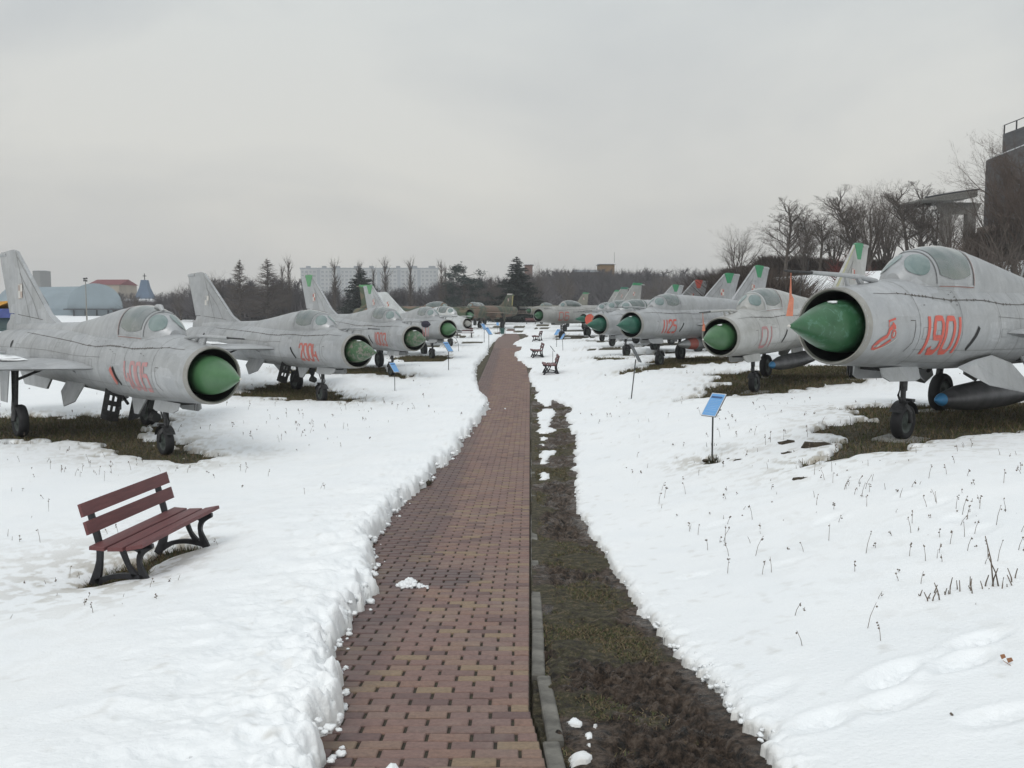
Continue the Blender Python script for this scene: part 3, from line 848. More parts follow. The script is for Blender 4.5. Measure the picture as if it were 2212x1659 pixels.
            mesh('air_brake', V, Fc, M_STRUT, root, False)
        b = MB(); b.tube([(4.2, .05, bb + .1), (4.05, .12, bb - .28)], .035, 8)
        b.tube([(4.7, -.05, bb + .1), (4.2, -.10, bb - .2)], .03, 8); b.build('brake_ram', M_STRUT, root)
        b = MB(); bb = hc + body_at(B, 3.2)[2]
        b.add(*plate([(2.75, .05, bb + .05), (3.55, .05, bb + .05), (3.35, .08, bb - .30), (3.15, .08, bb - .30)], .03)); b.build('cannon_fairing', paint, root)
        b = MB()
        b.tube([(2.9, -.12, bb + .06), (2.98, -.12, bb - .16), (2.93, -.12, bb - .34), (2.80, -.12, bb - .36)], [.09, .10, .12, .09], 7); b.build('hanging_fitting', M_BAY, root)
    if g('sidebrake'):
        for sg in (1, -1):
            b = MB(); b.add(*plate([(s_, y_ * sg, hc + z_) for s_, y_, z_ in ((2.75, .44, -.56), (3.1, .52, -.46), (3.64, .55, -.40), (4.2, .62, -.52), (4.67, .74, -.84), (4.45, .76, -.95), (3.3, .66, -.80))], .03)); b.build('air_brake', paint, root)
            b = MB(); b.tube([(3.9, .3 * sg, hc - .45), (4.2, .62 * sg, hc - .74)], .03, 7); b.build('brake_ram', M_STRUT, root)
    if g('tank'):
        s0, zc, rr = g('tank')
        tk = MB()
        prof = [(0, .004), (.10, .05), (.3, .11), (.8, .19), (1.5, rr), (2.6, rr), (3.4, rr * .8), (4.1, rr * .4), (4.4, .02)]
        V, Fc = lathe([(s0 + a, r) for a, r in prof], 24)
        tk = mesh('drop_tank', [(v[0], v[1], v[2] + zc) for v in V], Fc, g('tankmat', M_TANK), root, True)
        V, Fc = lathe([(s0 - .004, .002), (s0 + .05, .035), (s0 + .10, .056), (s0 + .22, .096)], 20)
        if g('tanktip'): mesh('tank_tip', [(v[0], v[1], v[2] + zc) for v in V], Fc, g('tanktip'), tk, True)
        if g('tankband'):
            V, Fc = lathe([(s0 + .75, .190), (s0 + .9, .205), (s0 + 1.35, rr * 1.03)], 20)
            mesh('tank_band', [(v[0], v[1], v[2] + zc) for v in V], Fc, M_RED, tk, True)
        for f in (1, -1):
            b = MB(); b.box((s0 + 4.0, .22 * f, zc), (.45, .35, .02)); b.build('tank_fin', M_TANK, tk)
        b = MB(); b.box((s0 + 2.2, 0, (zc + rr + bm_) / 2), (.8, .07, max(.05, bm_ - zc - rr + .12)), None); b.build('tank_pylon', paint, root)
    if g('pylons'):
        for sg in (1, -1):
            b = MB(); y = 2.0 * sg; zz = hc + wg[5] - .2
            b.box((6.4, y, zz - .02), (1.1, .08, .28)); b.tube([(5.6, y, zz - .30), (6.0, y, zz - .26), (7.2, y, zz - .26), (7.4, y, zz - .28)], [.03, .10, .10, .04], 8)
            b.build('pylon', paint, root)
    if g('blocks'):
        b = MB(); b.box((ng + .02, 0, -.05), (.75, .62, .13), Matrix.Rotation(R(8), 3, 'Z'), .02); o = b.build('concrete_slab', M_CONC); o.matrix_world = root_matrix(pose)
        tag(o, 'weathered concrete slab under the nose wheel of the jet numbered ' + g('blocks'), 'slab', 'concrete slabs under jet wheels')
        for sg in (-1, 1):
            b = MB(); b.box((mg, (ht - .1) * sg, -.06), (.9, .5, .12), None, .02); o = b.build('concrete_slab', M_CONC); o.matrix_world = root_matrix(pose)
            tag(o, 'concrete slab under the %s main wheel of the jet numbered %s' % ('far' if sg * side > 0 else 'near', g('blocks')), 'slab', 'concrete slabs under jet wheels')
    return root
def root_matrix(p): return jmat(p)
simple_seal = simple('brick_red_seal', (0.33, 0.17, 0.14), (0.24, 0.13, 0.11), 0.7, 0, 12)

# ================================================================== GROUND
# outlines of bare ground, given on the frame and carried onto the terrain
def V2(pts, ox, oy, s): return [(ox + x / s, oy + y / s) for x, y in pts]
LEFT_EDGE = [(690, 1750), (700, 1659), (735, 1500), (716, 1425), (748, 1370), (780, 1325), (806, 1280), (812, 1240), (800, 1178), (845, 1120), (872, 1085), (925, 1050), (945, 1015), (985, 985), (1005, 950), (1030, 918), (1058, 880), (1034, 845), (1026, 815), (1030, 792), (1052, 765), (1060, 748), (1075, 732), (1092, 722)]
RIGHT_EDGE = [(1120, 722), (1146, 724), (1118, 735), (1106, 744), (1128, 752), (1110, 765), (1120, 780), (1146, 796), (1140, 815), (1150, 835), (1165, 850), (1200, 866), (1234, 884), (1222, 900), (1236, 935), (1242, 965), (1240, 1010), (1243, 1085), (1262, 1130), (1300, 1185), (1340, 1245), (1400, 1335), (1440, 1390), (1490, 1440), (1540, 1490), (1600, 1560), (1655, 1620), (1690, 1665), (1740, 1750)]
BARE = [LEFT_EDGE + RIGHT_EDGE,
 [(-60, 905), (60, 902), (180, 900), (300, 896), (345, 915), (330, 935), (285, 945), (330, 955), (395, 966), (445, 992), (400, 1001), (330, 998), (240, 984), (190, 965), (100, 958), (-60, 952)],
 V2([(440, 1010), (560, 958), (800, 930), (960, 960), (1060, 1005), (1150, 1035), (1280, 1056), (1180, 1075), (1000, 1070), (700, 1045), (450, 1015)], 379.5, 542.2, 3.264),
 V2([(760, 850), (1000, 838), (1170, 850), (1300, 825), (1450, 845), (1600, 872), (1690, 890), (1600, 900), (1400, 882), (1180, 868), (800, 862)], 379.5, 542.2, 3.264),
 V2([(1530, 762), (1700, 748), (1900, 745), (1935, 768), (1800, 780), (1550, 772)], 379.5, 542.2, 3.264),
 V2([(560, 1262), (700, 1250), (1000, 1238), (1400, 1225), (1900, 1215), (2200, 1230), (2200, 1400), (1659, 1428), (1300, 1460), (1100, 1492), (900, 1555), (700, 1578), (480, 1598), (200, 1650), (180, 1635), (330, 1535), (300, 1500), (400, 1440), (520, 1360), (480, 1300)], 1669.8, 474.4, 3.06),
 V2([(330, 1385), (620, 1355), (900, 1300), (1250, 1290), (1659, 1290), (1750, 1350), (1659, 1420), (1250, 1468), (900, 1530), (500, 1585), (300, 1590), (110, 1600), (250, 1545), (430, 1470), (390, 1420)], 1457, 474.4, 4.08),
 V2([(1180, 1050), (1300, 1015), (1500, 995), (1700, 985), (2000, 1000), (2040, 1030), (1800, 1045), (1500, 1062), (1250, 1105), (1000, 1143), (910, 1135), (1060, 1095), (1190, 1070)], 1118.2, 528.6, 4.08),
 [(x, y) for x, y in V2([(235, 1440), (300, 1370), (420, 1290), (560, 1215), (800, 1180), (1000, 1062), (1250, 1005), (1450, 1005), (1475, 1030), (1200, 1105), (960, 1215), (850, 1340), (600, 1385), (350, 1430)], 135.5, 982.7, 4.896)],
 V2([(1640, 790), (1660, 770), (1740, 775), (1730, 790)], 1050.4, 779.3, 2.37 * 1.4756),
]
PATCH = [  # snow left lying on the muddy verge
 V2([(360, 290), (365, 245), (430, 240), (490, 275), (500, 335), (450, 350), (400, 320)], 1050.4, 779.3, 3.497),
 V2([(375, 400), (440, 355), (520, 360), (530, 400), (500, 440), (480, 500), (540, 510), (520, 540), (440, 550), (385, 545), (410, 500), (385, 450)], 1050.4, 779.3, 3.497),
 V2([(385, 580), (440, 565), (475, 580), (430, 600)], 1050.4, 779.3, 3.497), V2([(385, 620), (465, 620), (430, 645)], 1050.4, 779.3, 3.497),
 V2([(400, 680), (530, 672), (520, 705), (480, 725), (475, 770), (410, 785), (395, 720)], 1050.4, 779.3, 3.497),
 V2([(405, 840), (460, 835), (485, 885), (430, 915), (400, 885)], 1050.4, 779.3, 3.497),
 [(1225, 1556), (1240, 1548), (1262, 1556), (1255, 1566), (1235, 1566)], [(1275, 1565), (1295, 1560), (1290, 1572)],
 [(1262, 1583), (1278, 1580), (1282, 1590), (1268, 1592)], [(1230, 1628), (1262, 1622), (1276, 1632), (1268, 1645), (1240, 1646)], [(1265, 1604), (1276, 1602), (1276, 1610)],
]
def sdist(poly, X, Y):
    """signed distance, negative inside"""
    P = np.array(poly, float); n = len(P)
    d = np.full(X.shape, 1e9); inside = np.zeros(X.shape, bool)
    for i in range(n):
        a = P[i]; b = P[(i + 1) % n]; e = b - a; l2 = e @ e + 1e-12
        t = np.clip(((X - a[0]) * e[0] + (Y - a[1]) * e[1]) / l2, 0, 1)
        d = np.minimum(d, (X - a[0] - t * e[0]) ** 2 + (Y - a[1] - t * e[1]) ** 2)
        c = ((a[1] > Y) != (b[1] > Y)) & (X < (b[0] - a[0]) * (Y - a[1]) / (b[1] - a[1] + 1e-12) + a[0])
        inside ^= c
    return np.where(inside, -1, 1) * np.sqrt(d)
for (x0_, y_, x1_, h_) in ((1265, 776, 1352, 2.5), (1285, 754, 1366, 3), (1262, 737, 1332, 2.5), (1190, 733, 1262, 2), (1180, 726, 1260, 2.5), (1165, 716, 1250, 2), (1152, 704, 1262, 1.6), (1105, 697, 1180, 1.2), (1010, 707, 1130, 1.3), (1015, 715, 1080, 1.2), (990, 741, 1045, 1.4), (1300, 716, 1420, 2), (1395, 742, 1480, 2.5)):
    BARE.append([(x0_, y_ + h_ * .3), ((x0_ + x1_) / 2, y_ - h_ * .6), (x1_, y_ - h_ * .5), (x1_, y_ + h_ * .4), ((x0_ + x1_) / 2, y_ + h_ * .7)])
BAREW = [pxs(p) for p in BARE]; PATCHW = [pxs(p) for p in PATCH]
# melted strips under the jets farther off
for (x0, y0, yaw, ln, wd) in ((5.0, 44.5, 46.7, 9, .9), (4.6, 53, 48, 9, .9), (6.0, 56, 48, 9, .8), (5.5, 64, 48, 10, 1.0), (3.5, 74, 50, 13, 1.4), (5, 84, 50, 14, 1.3), (4, 96, 50, 16, 1.5),
                              (3.0, 112, 50, 18, 1.6), (-4, 62, 126, 10, .8), (-5, 74, 130, 12, 1.2), (-4, 82, 100, 10, 1.2), (-2, 92, 70, 12, 1.2), (-1, 104, 60, 14, 1.6), (3, 128, 50, 18, 1.8), (2, 145, 50, 18, 1.8), (1, 165, 50, 22, 2)):
    c, s = cos(R(yaw)), sin(R(yaw)); pl = []
    for t in np.linspace(0, 2 * pi, 14)[:-1]:
        a, b = (cos(t) * .5 + .5) * ln, sin(t) * wd * .5
        pl.append((x0 + a * c - b * s, y0 + a * s + b * c))
    BAREW.append(np.array(pl))
def snow_sd(X, Y):
    """distance into the snow (metres), negative on bare ground"""
    S = np.full(X.shape, 1e9); S0 = None
    for i, p in enumerate(BAREW):
        lo = p.min(0) - 3; hi = p.max(0) + 3
        m = (X > lo[0]) & (X < hi[0]) & (Y > lo[1]) & (Y < hi[1])
        if m.any():
            d = sdist(p, X[m], Y[m])
            ja = .10 if i == 0 else (.13 if i in (8, 9) else .5)
            jit = (fbm(X[m], Y[m], .35, 3, 11 + i) * ja + (0 if i in (0, 8, 9) else fbm(X[m], Y[m], 1.4, 3, 31 + i) * .5))
            d = d + jit * np.clip(Y[m] / 12, .6, 1.6) * (1 if i else .8)
            S[m] = np.minimum(S[m], d)
        if i == 0:
            S0 = S.copy()
    for p in PATCHW:
        lo = p.min(0) - .5; hi = p.max(0) + .5
        m = (X > lo[0]) & (X < hi[0]) & (Y > lo[1]) & (Y < hi[1])
        if m.any():
            S[m] = np.maximum(S[m], -sdist(p, X[m], Y[m]) + fbm(X[m], Y[m], .10, 3, 3) * min(.10, .16 * float(np.ptp(p[:, 1]))))
    return S, S0
rngn = np.random.RandomState(5)
CLUMPS = []
def fan(y0, y1, full=True):
    ys = [y0]
    while ys[-1] < y1:
        y = ys[-1]; ys.append(y + max(0.011, 1.45 * y * y / (940 * 2.45)))
    ts = list(np.arange(-.60, .60, .00185))
    t = .60; st = .004; ext = []
    while t < 7: t += st; st *= 1.16; ext.append(t)
    ts = [-e for e in ext[::-1]] + ts + ext
    return np.array(ys), np.array(ts)
ys, ts = fan(2.3, 1100)
ys = np.concatenate([[-25, -12, -5, -2, 0, 1.2, 1.9], ys])
Tg, Yg = np.meshgrid(ts, ys)
Xg = Tg * np.maximum(Yg, 2.3)
Zt = terrain(Xg, Yg)
Sg, S0g = snow_sd(Xg, Yg)
xr = xr_path(Yg); onpath = sstep(.03, .0, Xg - xr) * sstep(-.03, 0, Xg - (xr - PW)) * sstep(120, 100, Yg)
# ---- thickness of the snow
near = np.exp(-np.maximum(Yg, 0) / 45)
leftb = (Xg < xr - .25) & (S0g < 1.6) & (Yg < 75)
rag = fbm(Xg, Yg, .22, 4, 41) ; rag2 = fbm(Xg, Yg, .07, 3, 47)
bil = 1 - 2 * np.abs(fbm(Xg, Yg, .17, 3, 51)); bil2 = 1 - 2 * np.abs(fbm(Xg, Yg, .55, 2, 55))
S_ = Sg + np.where(leftb, rag * .085 + rag2 * .075, rag * .05 + rag2 * .05) * (np.abs(Sg - S0g) < .02)
t_flat = .055 * (1 - np.exp(-np.maximum(S_, 0) / .05)) + .03 * (1 - np.exp(-np.maximum(S_, 0) / .6))
bank = np.exp(-np.maximum(S0g, 0) / .55)
t_bank = (.115 * (1 - np.exp(-np.maximum(S_, 0) / .045)) * (1 + .2 * bil2)) + bank * (bil * .050 + bil2 * .035 + .03 + rag2 * .03) * (1 - np.exp(-np.maximum(S_, 0) / .05))
wl = sstep(.15, .55, (xr - Xg)) * sstep(1.9, .9, S0g) * sstep(75, 50, Yg)
t_ = t_flat * (1 - wl) + t_bank * wl
inside = (S0g < -.05) & (Sg > 0)
t_ = np.where(inside, t_ * .45, t_)
# lumps of shovelled snow on the left verge
t_ = t_ + fbm(Xg, Yg, 1.1, 4, 61) * .016 * near + fbm(Xg, Yg, .30, 3, 63) * .006 * near
onright = sstep(-.2, .4, Xg - xr)
edge_r = onright * np.exp(-np.maximum(Sg, 0) / .10) * sstep(14, 9, Yg)
t_ = t_ + edge_r * (bil * .012 + rag2 * .012 + .012)
# footprints
FEET = [(2115, 1418, 1), (2075, 1470, 1), (1925, 1492, 1.25), (1932, 1552, 1), (1780, 1588, 1), (1990, 1470, .5), (1660, 1525, .6), (2160, 1590, .7), (1545, 1535, .7), (1905, 1510, .5), (1500, 1265, .5), (2120, 1170, .5), (2070, 1140, .6), (2020, 1110, .5), (1960, 1090, .5), (420, 1180, 0), (560, 1090, .3), (640, 1010, .3), (1420, 1110, .5), (1460, 1080, .4), (1700, 1240, .4), (1790, 1140, .6), (1545, 1150, .5)]
for (fx, fy, am) in FEET:
    p = px(fx, fy); a = R(25 + (fx * 7 + fy * 3) % 40 - 20)
    dx = Xg - p[0]; dy = Yg - p[1]; u = dx * cos(a) + dy * sin(a); v = -dx * sin(a) + dy * cos(a)
    q = (u / .16) ** 2 + (v / .075) ** 2
    t_ = t_ - am * (.026 + .03 * np.abs(rag2)) * np.exp(-q ** 1.6) + am * .007 * np.exp(-(np.sqrt(q) - 1.5) ** 2 * 5)
t_ = np.where(S_ > 0, t_, np.maximum(S_ * 4.5, -.30))
t_ = np.where(Yg < 2.5, np.minimum(t_, .12), t_)
inside = (S0g < -.04) & (S_ > 0)
t_ = np.where(inside, np.minimum(t_, .016 + .012 * bil + .01 * rag2), t_)
ny, nx = Xg.shape
Zs = Zt + np.where(S_ > 0, np.maximum(t_, -.0), t_ - .03)
# ---- soil, mud and winter grass
mudx = (Xg - xr)                                         # distance from the path's right edge
inverge = (S0g < .15) & (mudx > .02)
rw = 0.42 + .02 * Yg
ruts = sstep(.16, .42, mudx - .12 - .10 * (Yg - 5) * 0) * sstep(24, 14, Yg)
grassy = fbm(Xg, Yg, .7, 4, 81)
mud = np.where(inverge, np.clip(sstep(-.12, .14, grassy * 1.2 + (mudx - .46) * .8), 0, 1), 0)
sink = sstep(.0, .16, -Sg) * sstep(.0, .16, -S0g)
Zd = Zt - .012 + (fbm(Xg, Yg, .35, 4, 83) * .035 + fbm(Xg, Yg, .06, 3, 84) * .022) * (1 - onpath) * sink + np.where(inverge, sink * mud * (fbm(Xg, Yg, .10, 5, 85, .6) * .085 + (1 - 2 * np.abs(fbm(Xg, Yg * 1.8, .15, 3, 87))) * .035 - .045), 0)
Zd = np.where(onpath > .4, Zt - .045, Zd)
cov = sstep(.16, .08, np.abs(mudx - .05)) * (onpath < .4) * sstep(5.6, 7.0, Yg)
Zd = Zd * (1 - cov) + (Zt - .012 + fbm(Xg, Yg, .5, 3, 93) * .030) * cov
Zd = Zd - .03 * sstep(.10, .02, np.abs(mudx - .05)) * sstep(7.0, 5.6, Yg)
Zs = np.where(inside, Zd + np.maximum(t_, .006), Zs)
Zs = np.where((S_ <= 0) & (S0g < -.04), np.minimum(Zs, Zd - .03), Zs)
def grid_faces(mask=None):
    i, j = np.meshgrid(np.arange(ny - 1), np.arange(nx - 1), indexing='ij')
    Q = np.stack([i * nx + j, i * nx + j + 1, (i + 1) * nx + j + 1, (i + 1) * nx + j], -1)
    if mask is not None:
        k = mask[:-1, :-1] | mask[1:, :-1] | mask[:-1, 1:] | mask[1:, 1:]; Q = Q[k]
    return Q.reshape(-1, 4)
def compact(V, Q):
    u, inv = np.unique(Q.ravel(), return_inverse=True); return V[u], inv.reshape(Q.shape), u
# snow material
m, t, b = nmat('snow')
v = coords(t, 'Object')
c = rampn(t, noise(t, v, .9, 5, .6), [(.3, (.86, .885, .90)), (.7, (.91, .925, .93))])
at = t.nodes.new('ShaderNodeAttribute'); at.attribute_name = 'dirt'
c = mixc(t, at.outputs['Fac'], c, (.42, .385, .32))
L(t, c, b.inputs['Base Color']); b.inputs['Roughness'].default_value = .55; b.inputs['Specular IOR Level'].default_value = .25
h1 = noise(t, v, 38, 4, .6); bump(t, b, h1, .45, .018)
M_SNOW = m
keep = (S_ > -.07)
Vs, Qs, u = compact(np.stack([Xg, Yg, Zs], -1).reshape(-1, 3), grid_faces(keep))
snow = np_mesh('snow', Vs, Qs, M_SNOW)
dirt = np.exp(-np.maximum(S_, 0) / .03) * .55 * (rag2 + .55) + np.clip(fbm(Xg, Yg, .12, 3, 71) - .33, 0, 1) * 1.2 * np.exp(-np.maximum(S_, 0) / 1.5)
# thin snow round the bare patches lets the brown grass through
thin = sstep(.8, 1.6, S0g) * np.exp(-np.maximum(Sg, 0) / .6) * (1 - wl) * sstep(.06, .26, fbm(Xg, Yg, .11, 4, 73) + .10 * (onright < .5)) * sstep(.5, 1.5, np.abs(Xg - xr)) * .9
dirt = np.clip(dirt + thin, 0, 1)
attr(snow, 'dirt', dirt.reshape(-1)[u]); tag(snow, kind='structure')
# ---- soil mesh
gm = (S_ < .30) | (S0g < 0)
Vs, Qs, u = compact(np.stack([Xg, Yg, Zd], -1).reshape(-1, 3), grid_faces(gm))
m, t, b = nmat('muddy_ground')
v = coords(t, 'Object')
n1 = noise(t, v, 1.3, 6, .65); n2 = noise(t, v, 16, 8, .8); n3 = noise(t, v, 17, 8, .78)
grass = rampn(t, n2, [(.385, (.014, .011, .007)), (.455, (.052, .040, .024)), (.50, (.055, .050, .022)), (.545, (.080, .072, .036)), (.62, (.19, .145, .095))])
earth = rampn(t, n3, [(.39, (.009, .0065, .0045)), (.46, (.040, .027, .018)), (.53, (.090, .062, .044)), (.62, (.17, .13, .10))])
at = t.nodes.new('ShaderNodeAttribute'); at.attribute_name = 'mud'
ad = t.nodes.new('ShaderNodeMath'); ad.operation = 'ADD'; L(t, at.outputs['Fac'], ad.inputs[0])
sb = t.nodes.new('ShaderNodeMath'); sb.operation = 'MULTIPLY_ADD'; sb.inputs[1].default_value = 2.2; sb.inputs[2].default_value = -1.0; L(t, n1, sb.inputs[0]); L(t, sb.outputs[0], ad.inputs[1])
ms = t.nodes.new('ShaderNodeMapRange'); ms.inputs['From Min'].default_value = .35; ms.inputs['From Max'].default_value = .65; L(t, ad.outputs[0], ms.inputs['Value'])
L(t, mixc(t, ms.outputs[0], grass, earth), b.inputs['Base Color'])
wet = t.nodes.new('ShaderNodeMapRange'); wet.inputs['From Min'].default_value = .50; wet.inputs['From Max'].default_value = .58; wet.inputs['To Min'].default_value = .85; wet.inputs['To Max'].default_value = .24
L(t, noise(t, v, 3.5, 5, .6), wet.inputs['Value'])
L(t, mixc(t, ms.outputs[0], (.9, .9, .9), wet.outputs[0]), b.inputs['Roughness'])
bump(t, b, n3, 1.0, .05)
M_GROUND = m
ground = np_mesh('ground', Vs, Qs, M_GROUND)
attr(ground, 'mud', mud.reshape(-1)[u]); tag(ground, kind='structure')

# ---- brick path
BR = [(.218, .138, .118), (.208, .136, .120), (.235, .155, .120), (.185, .118, .104), (.25, .18, .12), (.212, .134, .116), (.200, .132, .115), (.150, .096, .088), (.230, .142, .112), (.222, .150, .125)]
def brick_mat(name, use_attr):
    m, t, b = nmat(name)
    if use_attr:
        a_ = t.nodes.new('ShaderNodeAttribute'); a_.attribute_name = 'tint'; fac = a_.outputs['Fac']
    else:
        oi = t.nodes.new('ShaderNodeObjectInfo'); fac = oi.outputs['Random']
    c = rampn(t, fac, [(i / 10.0, BR[i]) for i in range(10)], 'CONSTANT')
    ge = t.nodes.new('ShaderNodeNewGeometry'); pos = ge.outputs['Position']
    f = noise(t, pos, 45, 4, .65)
    c = mixc(t, 1.0, c, rampn(t, f, [(.3, (.74, .74, .74)), (.7, (1.12, 1.12, 1.12))]), 'MULTIPLY')
    c = mixc(t, rampn(t, noise(t, pos, 1.6, 5, .65), [(.55, (0, 0, 0)), (.75, (.35, .35, .35))]), c, (.27, .24, .20))
    # damp stretch beside the melting snow and round the lump of slush
    w = px(905, 1248); sp = t.nodes.new('ShaderNodeVectorMath'); sp.operation = 'SUBTRACT'; L(t, pos, sp.inputs[0]); sp.inputs[1].default_value = (w[0] + .1, w[1], w[2])
    sc_ = t.nodes.new('ShaderNodeVectorMath'); sc_.operation = 'MULTIPLY'; sc_.inputs[1].default_value = (1.15, 1.25, 0); L(t, sp.outputs[0], sc_.inputs[0])
    ln = t.nodes.new('ShaderNodeVectorMath'); ln.operation = 'LENGTH'; L(t, sc_.outputs[0], ln.inputs[0])
    nn = noise(t, pos, 3, 4, .6)
    q = t.nodes.new('ShaderNodeMath'); q.operation = 'ADD'; L(t, ln.outputs['Value'], q.inputs[0]); L(t, nn, q.inputs[1])
    w1 = t.nodes.new('ShaderNodeMapRange'); w1.inputs['From Min'].default_value = .95; w1.inputs['From Max'].default_value = 1.1; w1.inputs['To Min'].default_value = 1; w1.inputs['To Max'].default_value = 0
    L(t, q.outputs[0], w1.inputs['Value'])
    sx = t.nodes.new('ShaderNodeSeparateXYZ'); L(t, pos, sx.inputs[0])
    e = t.nodes.new('ShaderNodeMath'); e.operation = 'MULTIPLY_ADD'; e.inputs[1].default_value = .45; L(t, nn, e.inputs[0]); L(t, sx.outputs[0], e.inputs[2])
    w2 = t.nodes.new('ShaderNodeMapRange'); w2.inputs['From Min'].default_value = -.62; w2.inputs['From Max'].default_value = -.42; w2.inputs['To Min'].default_value = .75; w2.inputs['To Max'].default_value = 0
    L(t, e.outputs[0], w2.inputs['Value'])
    wm = t.nodes.new('ShaderNodeMath'); wm.operation = 'MAXIMUM'; L(t, w1.outputs[0], wm.inputs[0]); L(t, w2.outputs[0], wm.inputs[1])
    dk = mixc(t, 1.0, c, (.44, .36, .38), 'MULTIPLY')
    L(t, mixc(t, wm.outputs[0], c, dk), b.inputs['Base Color'])
    rr = t.nodes.new('ShaderNodeMapRange'); rr.inputs['To Min'].default_value = .78; rr.inputs['To Max'].default_value = .42
    L(t, wm.outputs[0], rr.inputs['Value']); L(t, rr.outputs[0], b.inputs['Roughness'])
    bump(t, b, f, .35, .004)
    return m
M_BRICK = brick_mat('clay_brick', False); M_BRICKA = brick_mat('clay_brick_far', True)
m, t, b = nmat('joint_soil')
v = coords(t, 'Object')
L(t, rampn(t, noise(t, v, 30, 4, .6), [(.35, (.022, .018, .012)), (.55, (.045, .036, .024)), (.7, (.05, .055, .022))]), b.inputs['Base Color']); b.inputs['Roughness'].default_value = .9
M_JOINT = m
m, t, b = nmat('far_brick_paving')
v = coords(t, 'Object')
bk = t.nodes.new('ShaderNodeTexBrick'); bk.inputs['Scale'].default_value = 1.0; bk.inputs['Brick Width'].default_value = .2; bk.inputs['Row Height'].default_value = .1; bk.inputs['Mortar Size'].default_value = .007
bk.inputs['Color1'].default_value = (.205, .138, .118, 1); bk.inputs['Color2'].default_value = (.185, .122, .105, 1); bk.inputs['Mortar'].default_value = (.06, .05, .035, 1); L(t, v, bk.inputs['Vector'])
L(t, bk.outputs[0], b.inputs['Base Color']); b.inputs['Roughness'].default_value = .8
M_FARB = m
def path_sheet(name, y0, y1, dz, mat, parent, n=200, w0=-.0, w1=0.0):
    Y = np.geomspace(max(y0, .5), y1, n); V = []; Fc = []
    for i, y in enumerate(Y):
        r = float(xr_path(y))
        for k in range(5):
            x = r + w1 - (PW + w0 + w1) * k / 4; V.append((x, y, tz(x, y) + dz))
        if i: Fc += [((i - 1) * 5 + k, (i - 1) * 5 + k + 1, i * 5 + k + 1, i * 5 + k) for k in range(4)]
    return mesh(name, V, Fc, mat, parent, True)
path = path_sheet('brick_path', 1.5, 62.3, -.012, M_JOINT, None, 260)
tag(path, kind='structure')
path_sheet('distant_paving', 62, 112, -.002, M_FARB, path, 60)
bmb = MB(); bmb.box((0, 0, -.025), (.1845, .0915, .05), None, .005)
brick_me = bpy.data.meshes.new('brick'); brick_me.from_pydata(bmb.V, [], bmb.F); brick_me.materials.append(M_BRICK)
hmb = MB(); hmb.box((0, 0, -.025), (.0855, .0915, .05), None, .005)
half_me = bpy.data.meshes.new('half_brick'); half_me.from_pydata(hmb.V, [], hmb.F); half_me.materials.append(M_BRICK)
rb = random.Random(3); cand = []
row = 0; y = 2.35
lx = pxs(LEFT_EDGE)
while y < 62:
    r = float(xr_path(y)); off = (row % 2) * .1 + (.003 * rb.uniform(-1, 1))
    x = r
    if row % 2: cand.append((x - .0475, y, True)); x -= .1
    while x > r - PW + .05:
        if x - .2 < r - PW: cand.append((x - .0475, y, True)); x -= .1
        else: cand.append((x - .0965, y, False)); x -= .2
    row += 1; y += .1
order = []
for i, (bx, by, hf) in enumerate(cand):
    xe = np.interp(by, lx[:, 1], lx[:, 0]) if by > lx[0, 1] else lx[0, 0]
    vis = bx > xe - .06 and by > 3.78
    order.append((not vis, by, i))
order.sort(); first = set(i for _, _, i in order[:296])
sV = []; sT = []; sF = []
hb = np.array(bmb.V); hh = np.array(hmb.V); bF = np.array([f for f in bmb.F])
for i, (bx, by, hf) in enumerate(cand):
    z = tz(bx, by) + rb.uniform(-.0025, .0025)
    sl = math.atan2(tz(bx, by + .05) - tz(bx, by - .05), .1); rz = rb.uniform(-.006, .006)
    if i in first:
        o = bpy.data.objects.new('half_brick' if hf else 'brick', half_me if hf else brick_me); COL.objects.link(o); o.parent = path
        o.location = (bx, by, z); o.rotation_euler = (sl + rb.uniform(-.012, .012), rb.uniform(-.008, .008), rz)
    else:
        if not (bx > (np.interp(by, lx[:, 1], lx[:, 0]) if by > lx[0, 1] else lx[0, 0]) - .5): continue
        Vb = hh if hf else hb
        M3 = np.array(Euler((sl + rb.uniform(-.01, .01), rb.uniform(-.006, .006), rz)).to_matrix())
        sF.append(bF + len(sV) * 12); sV.append(Vb @ M3.T + np.array([bx, by, z])); sT += [rb.random()] * 12
fb = np_mesh('farther_bricks', np.concatenate(sV), np.concatenate(sF), M_BRICKA, path, False)
attr(fb, 'tint', sT); tag(fb, kind='stuff')
# kerb stones
M_KERB = simple('kerb_concrete', (.21, .20, .175), (.055, .052, .045), .85, 0, 5, .6)
kmb = MB(); kmb.box((0, 0, -.06), (.074, .985, .12), None, .008)
k_me = bpy.data.meshes.new('kerb_stone'); k_me.from_pydata(kmb.V, [], kmb.F); k_me.materials.append(M_KERB)
y = 2.02; i = 0
while y < 34:
    x0, x1 = float(xr_path(y)), float(xr_path(y + 1))
    xs_ = .050 + (.03 if i == 2 else .0)
    z0, z1 = tz(x0 + .05, y), tz(x1 + .05, y + 1)
    o = bpy.data.objects.new('kerb_stone', k_me); COL.objects.link(o); o.parent = path
    dz = -.004 - .02 * max(0, (fbm(np.array([y * 1.0]), np.array([0.0]), 2.5, 2, 9)[0] + .25)) - (.010 if y > 6.2 else 0) - .012 * min(1, max(0, (y - 7) / 8))
    o.location = ((x0 + x1) / 2 + xs_ + rb.uniform(-.004, .004), y + .5, (z0 + z1) / 2 + dz)
    o.rotation_euler = (math.atan2(z1 - z0, 1), 0, -math.atan2(x1 - x0, 1) + rb.uniform(-.006, .006))
    y += 1.0; i += 1
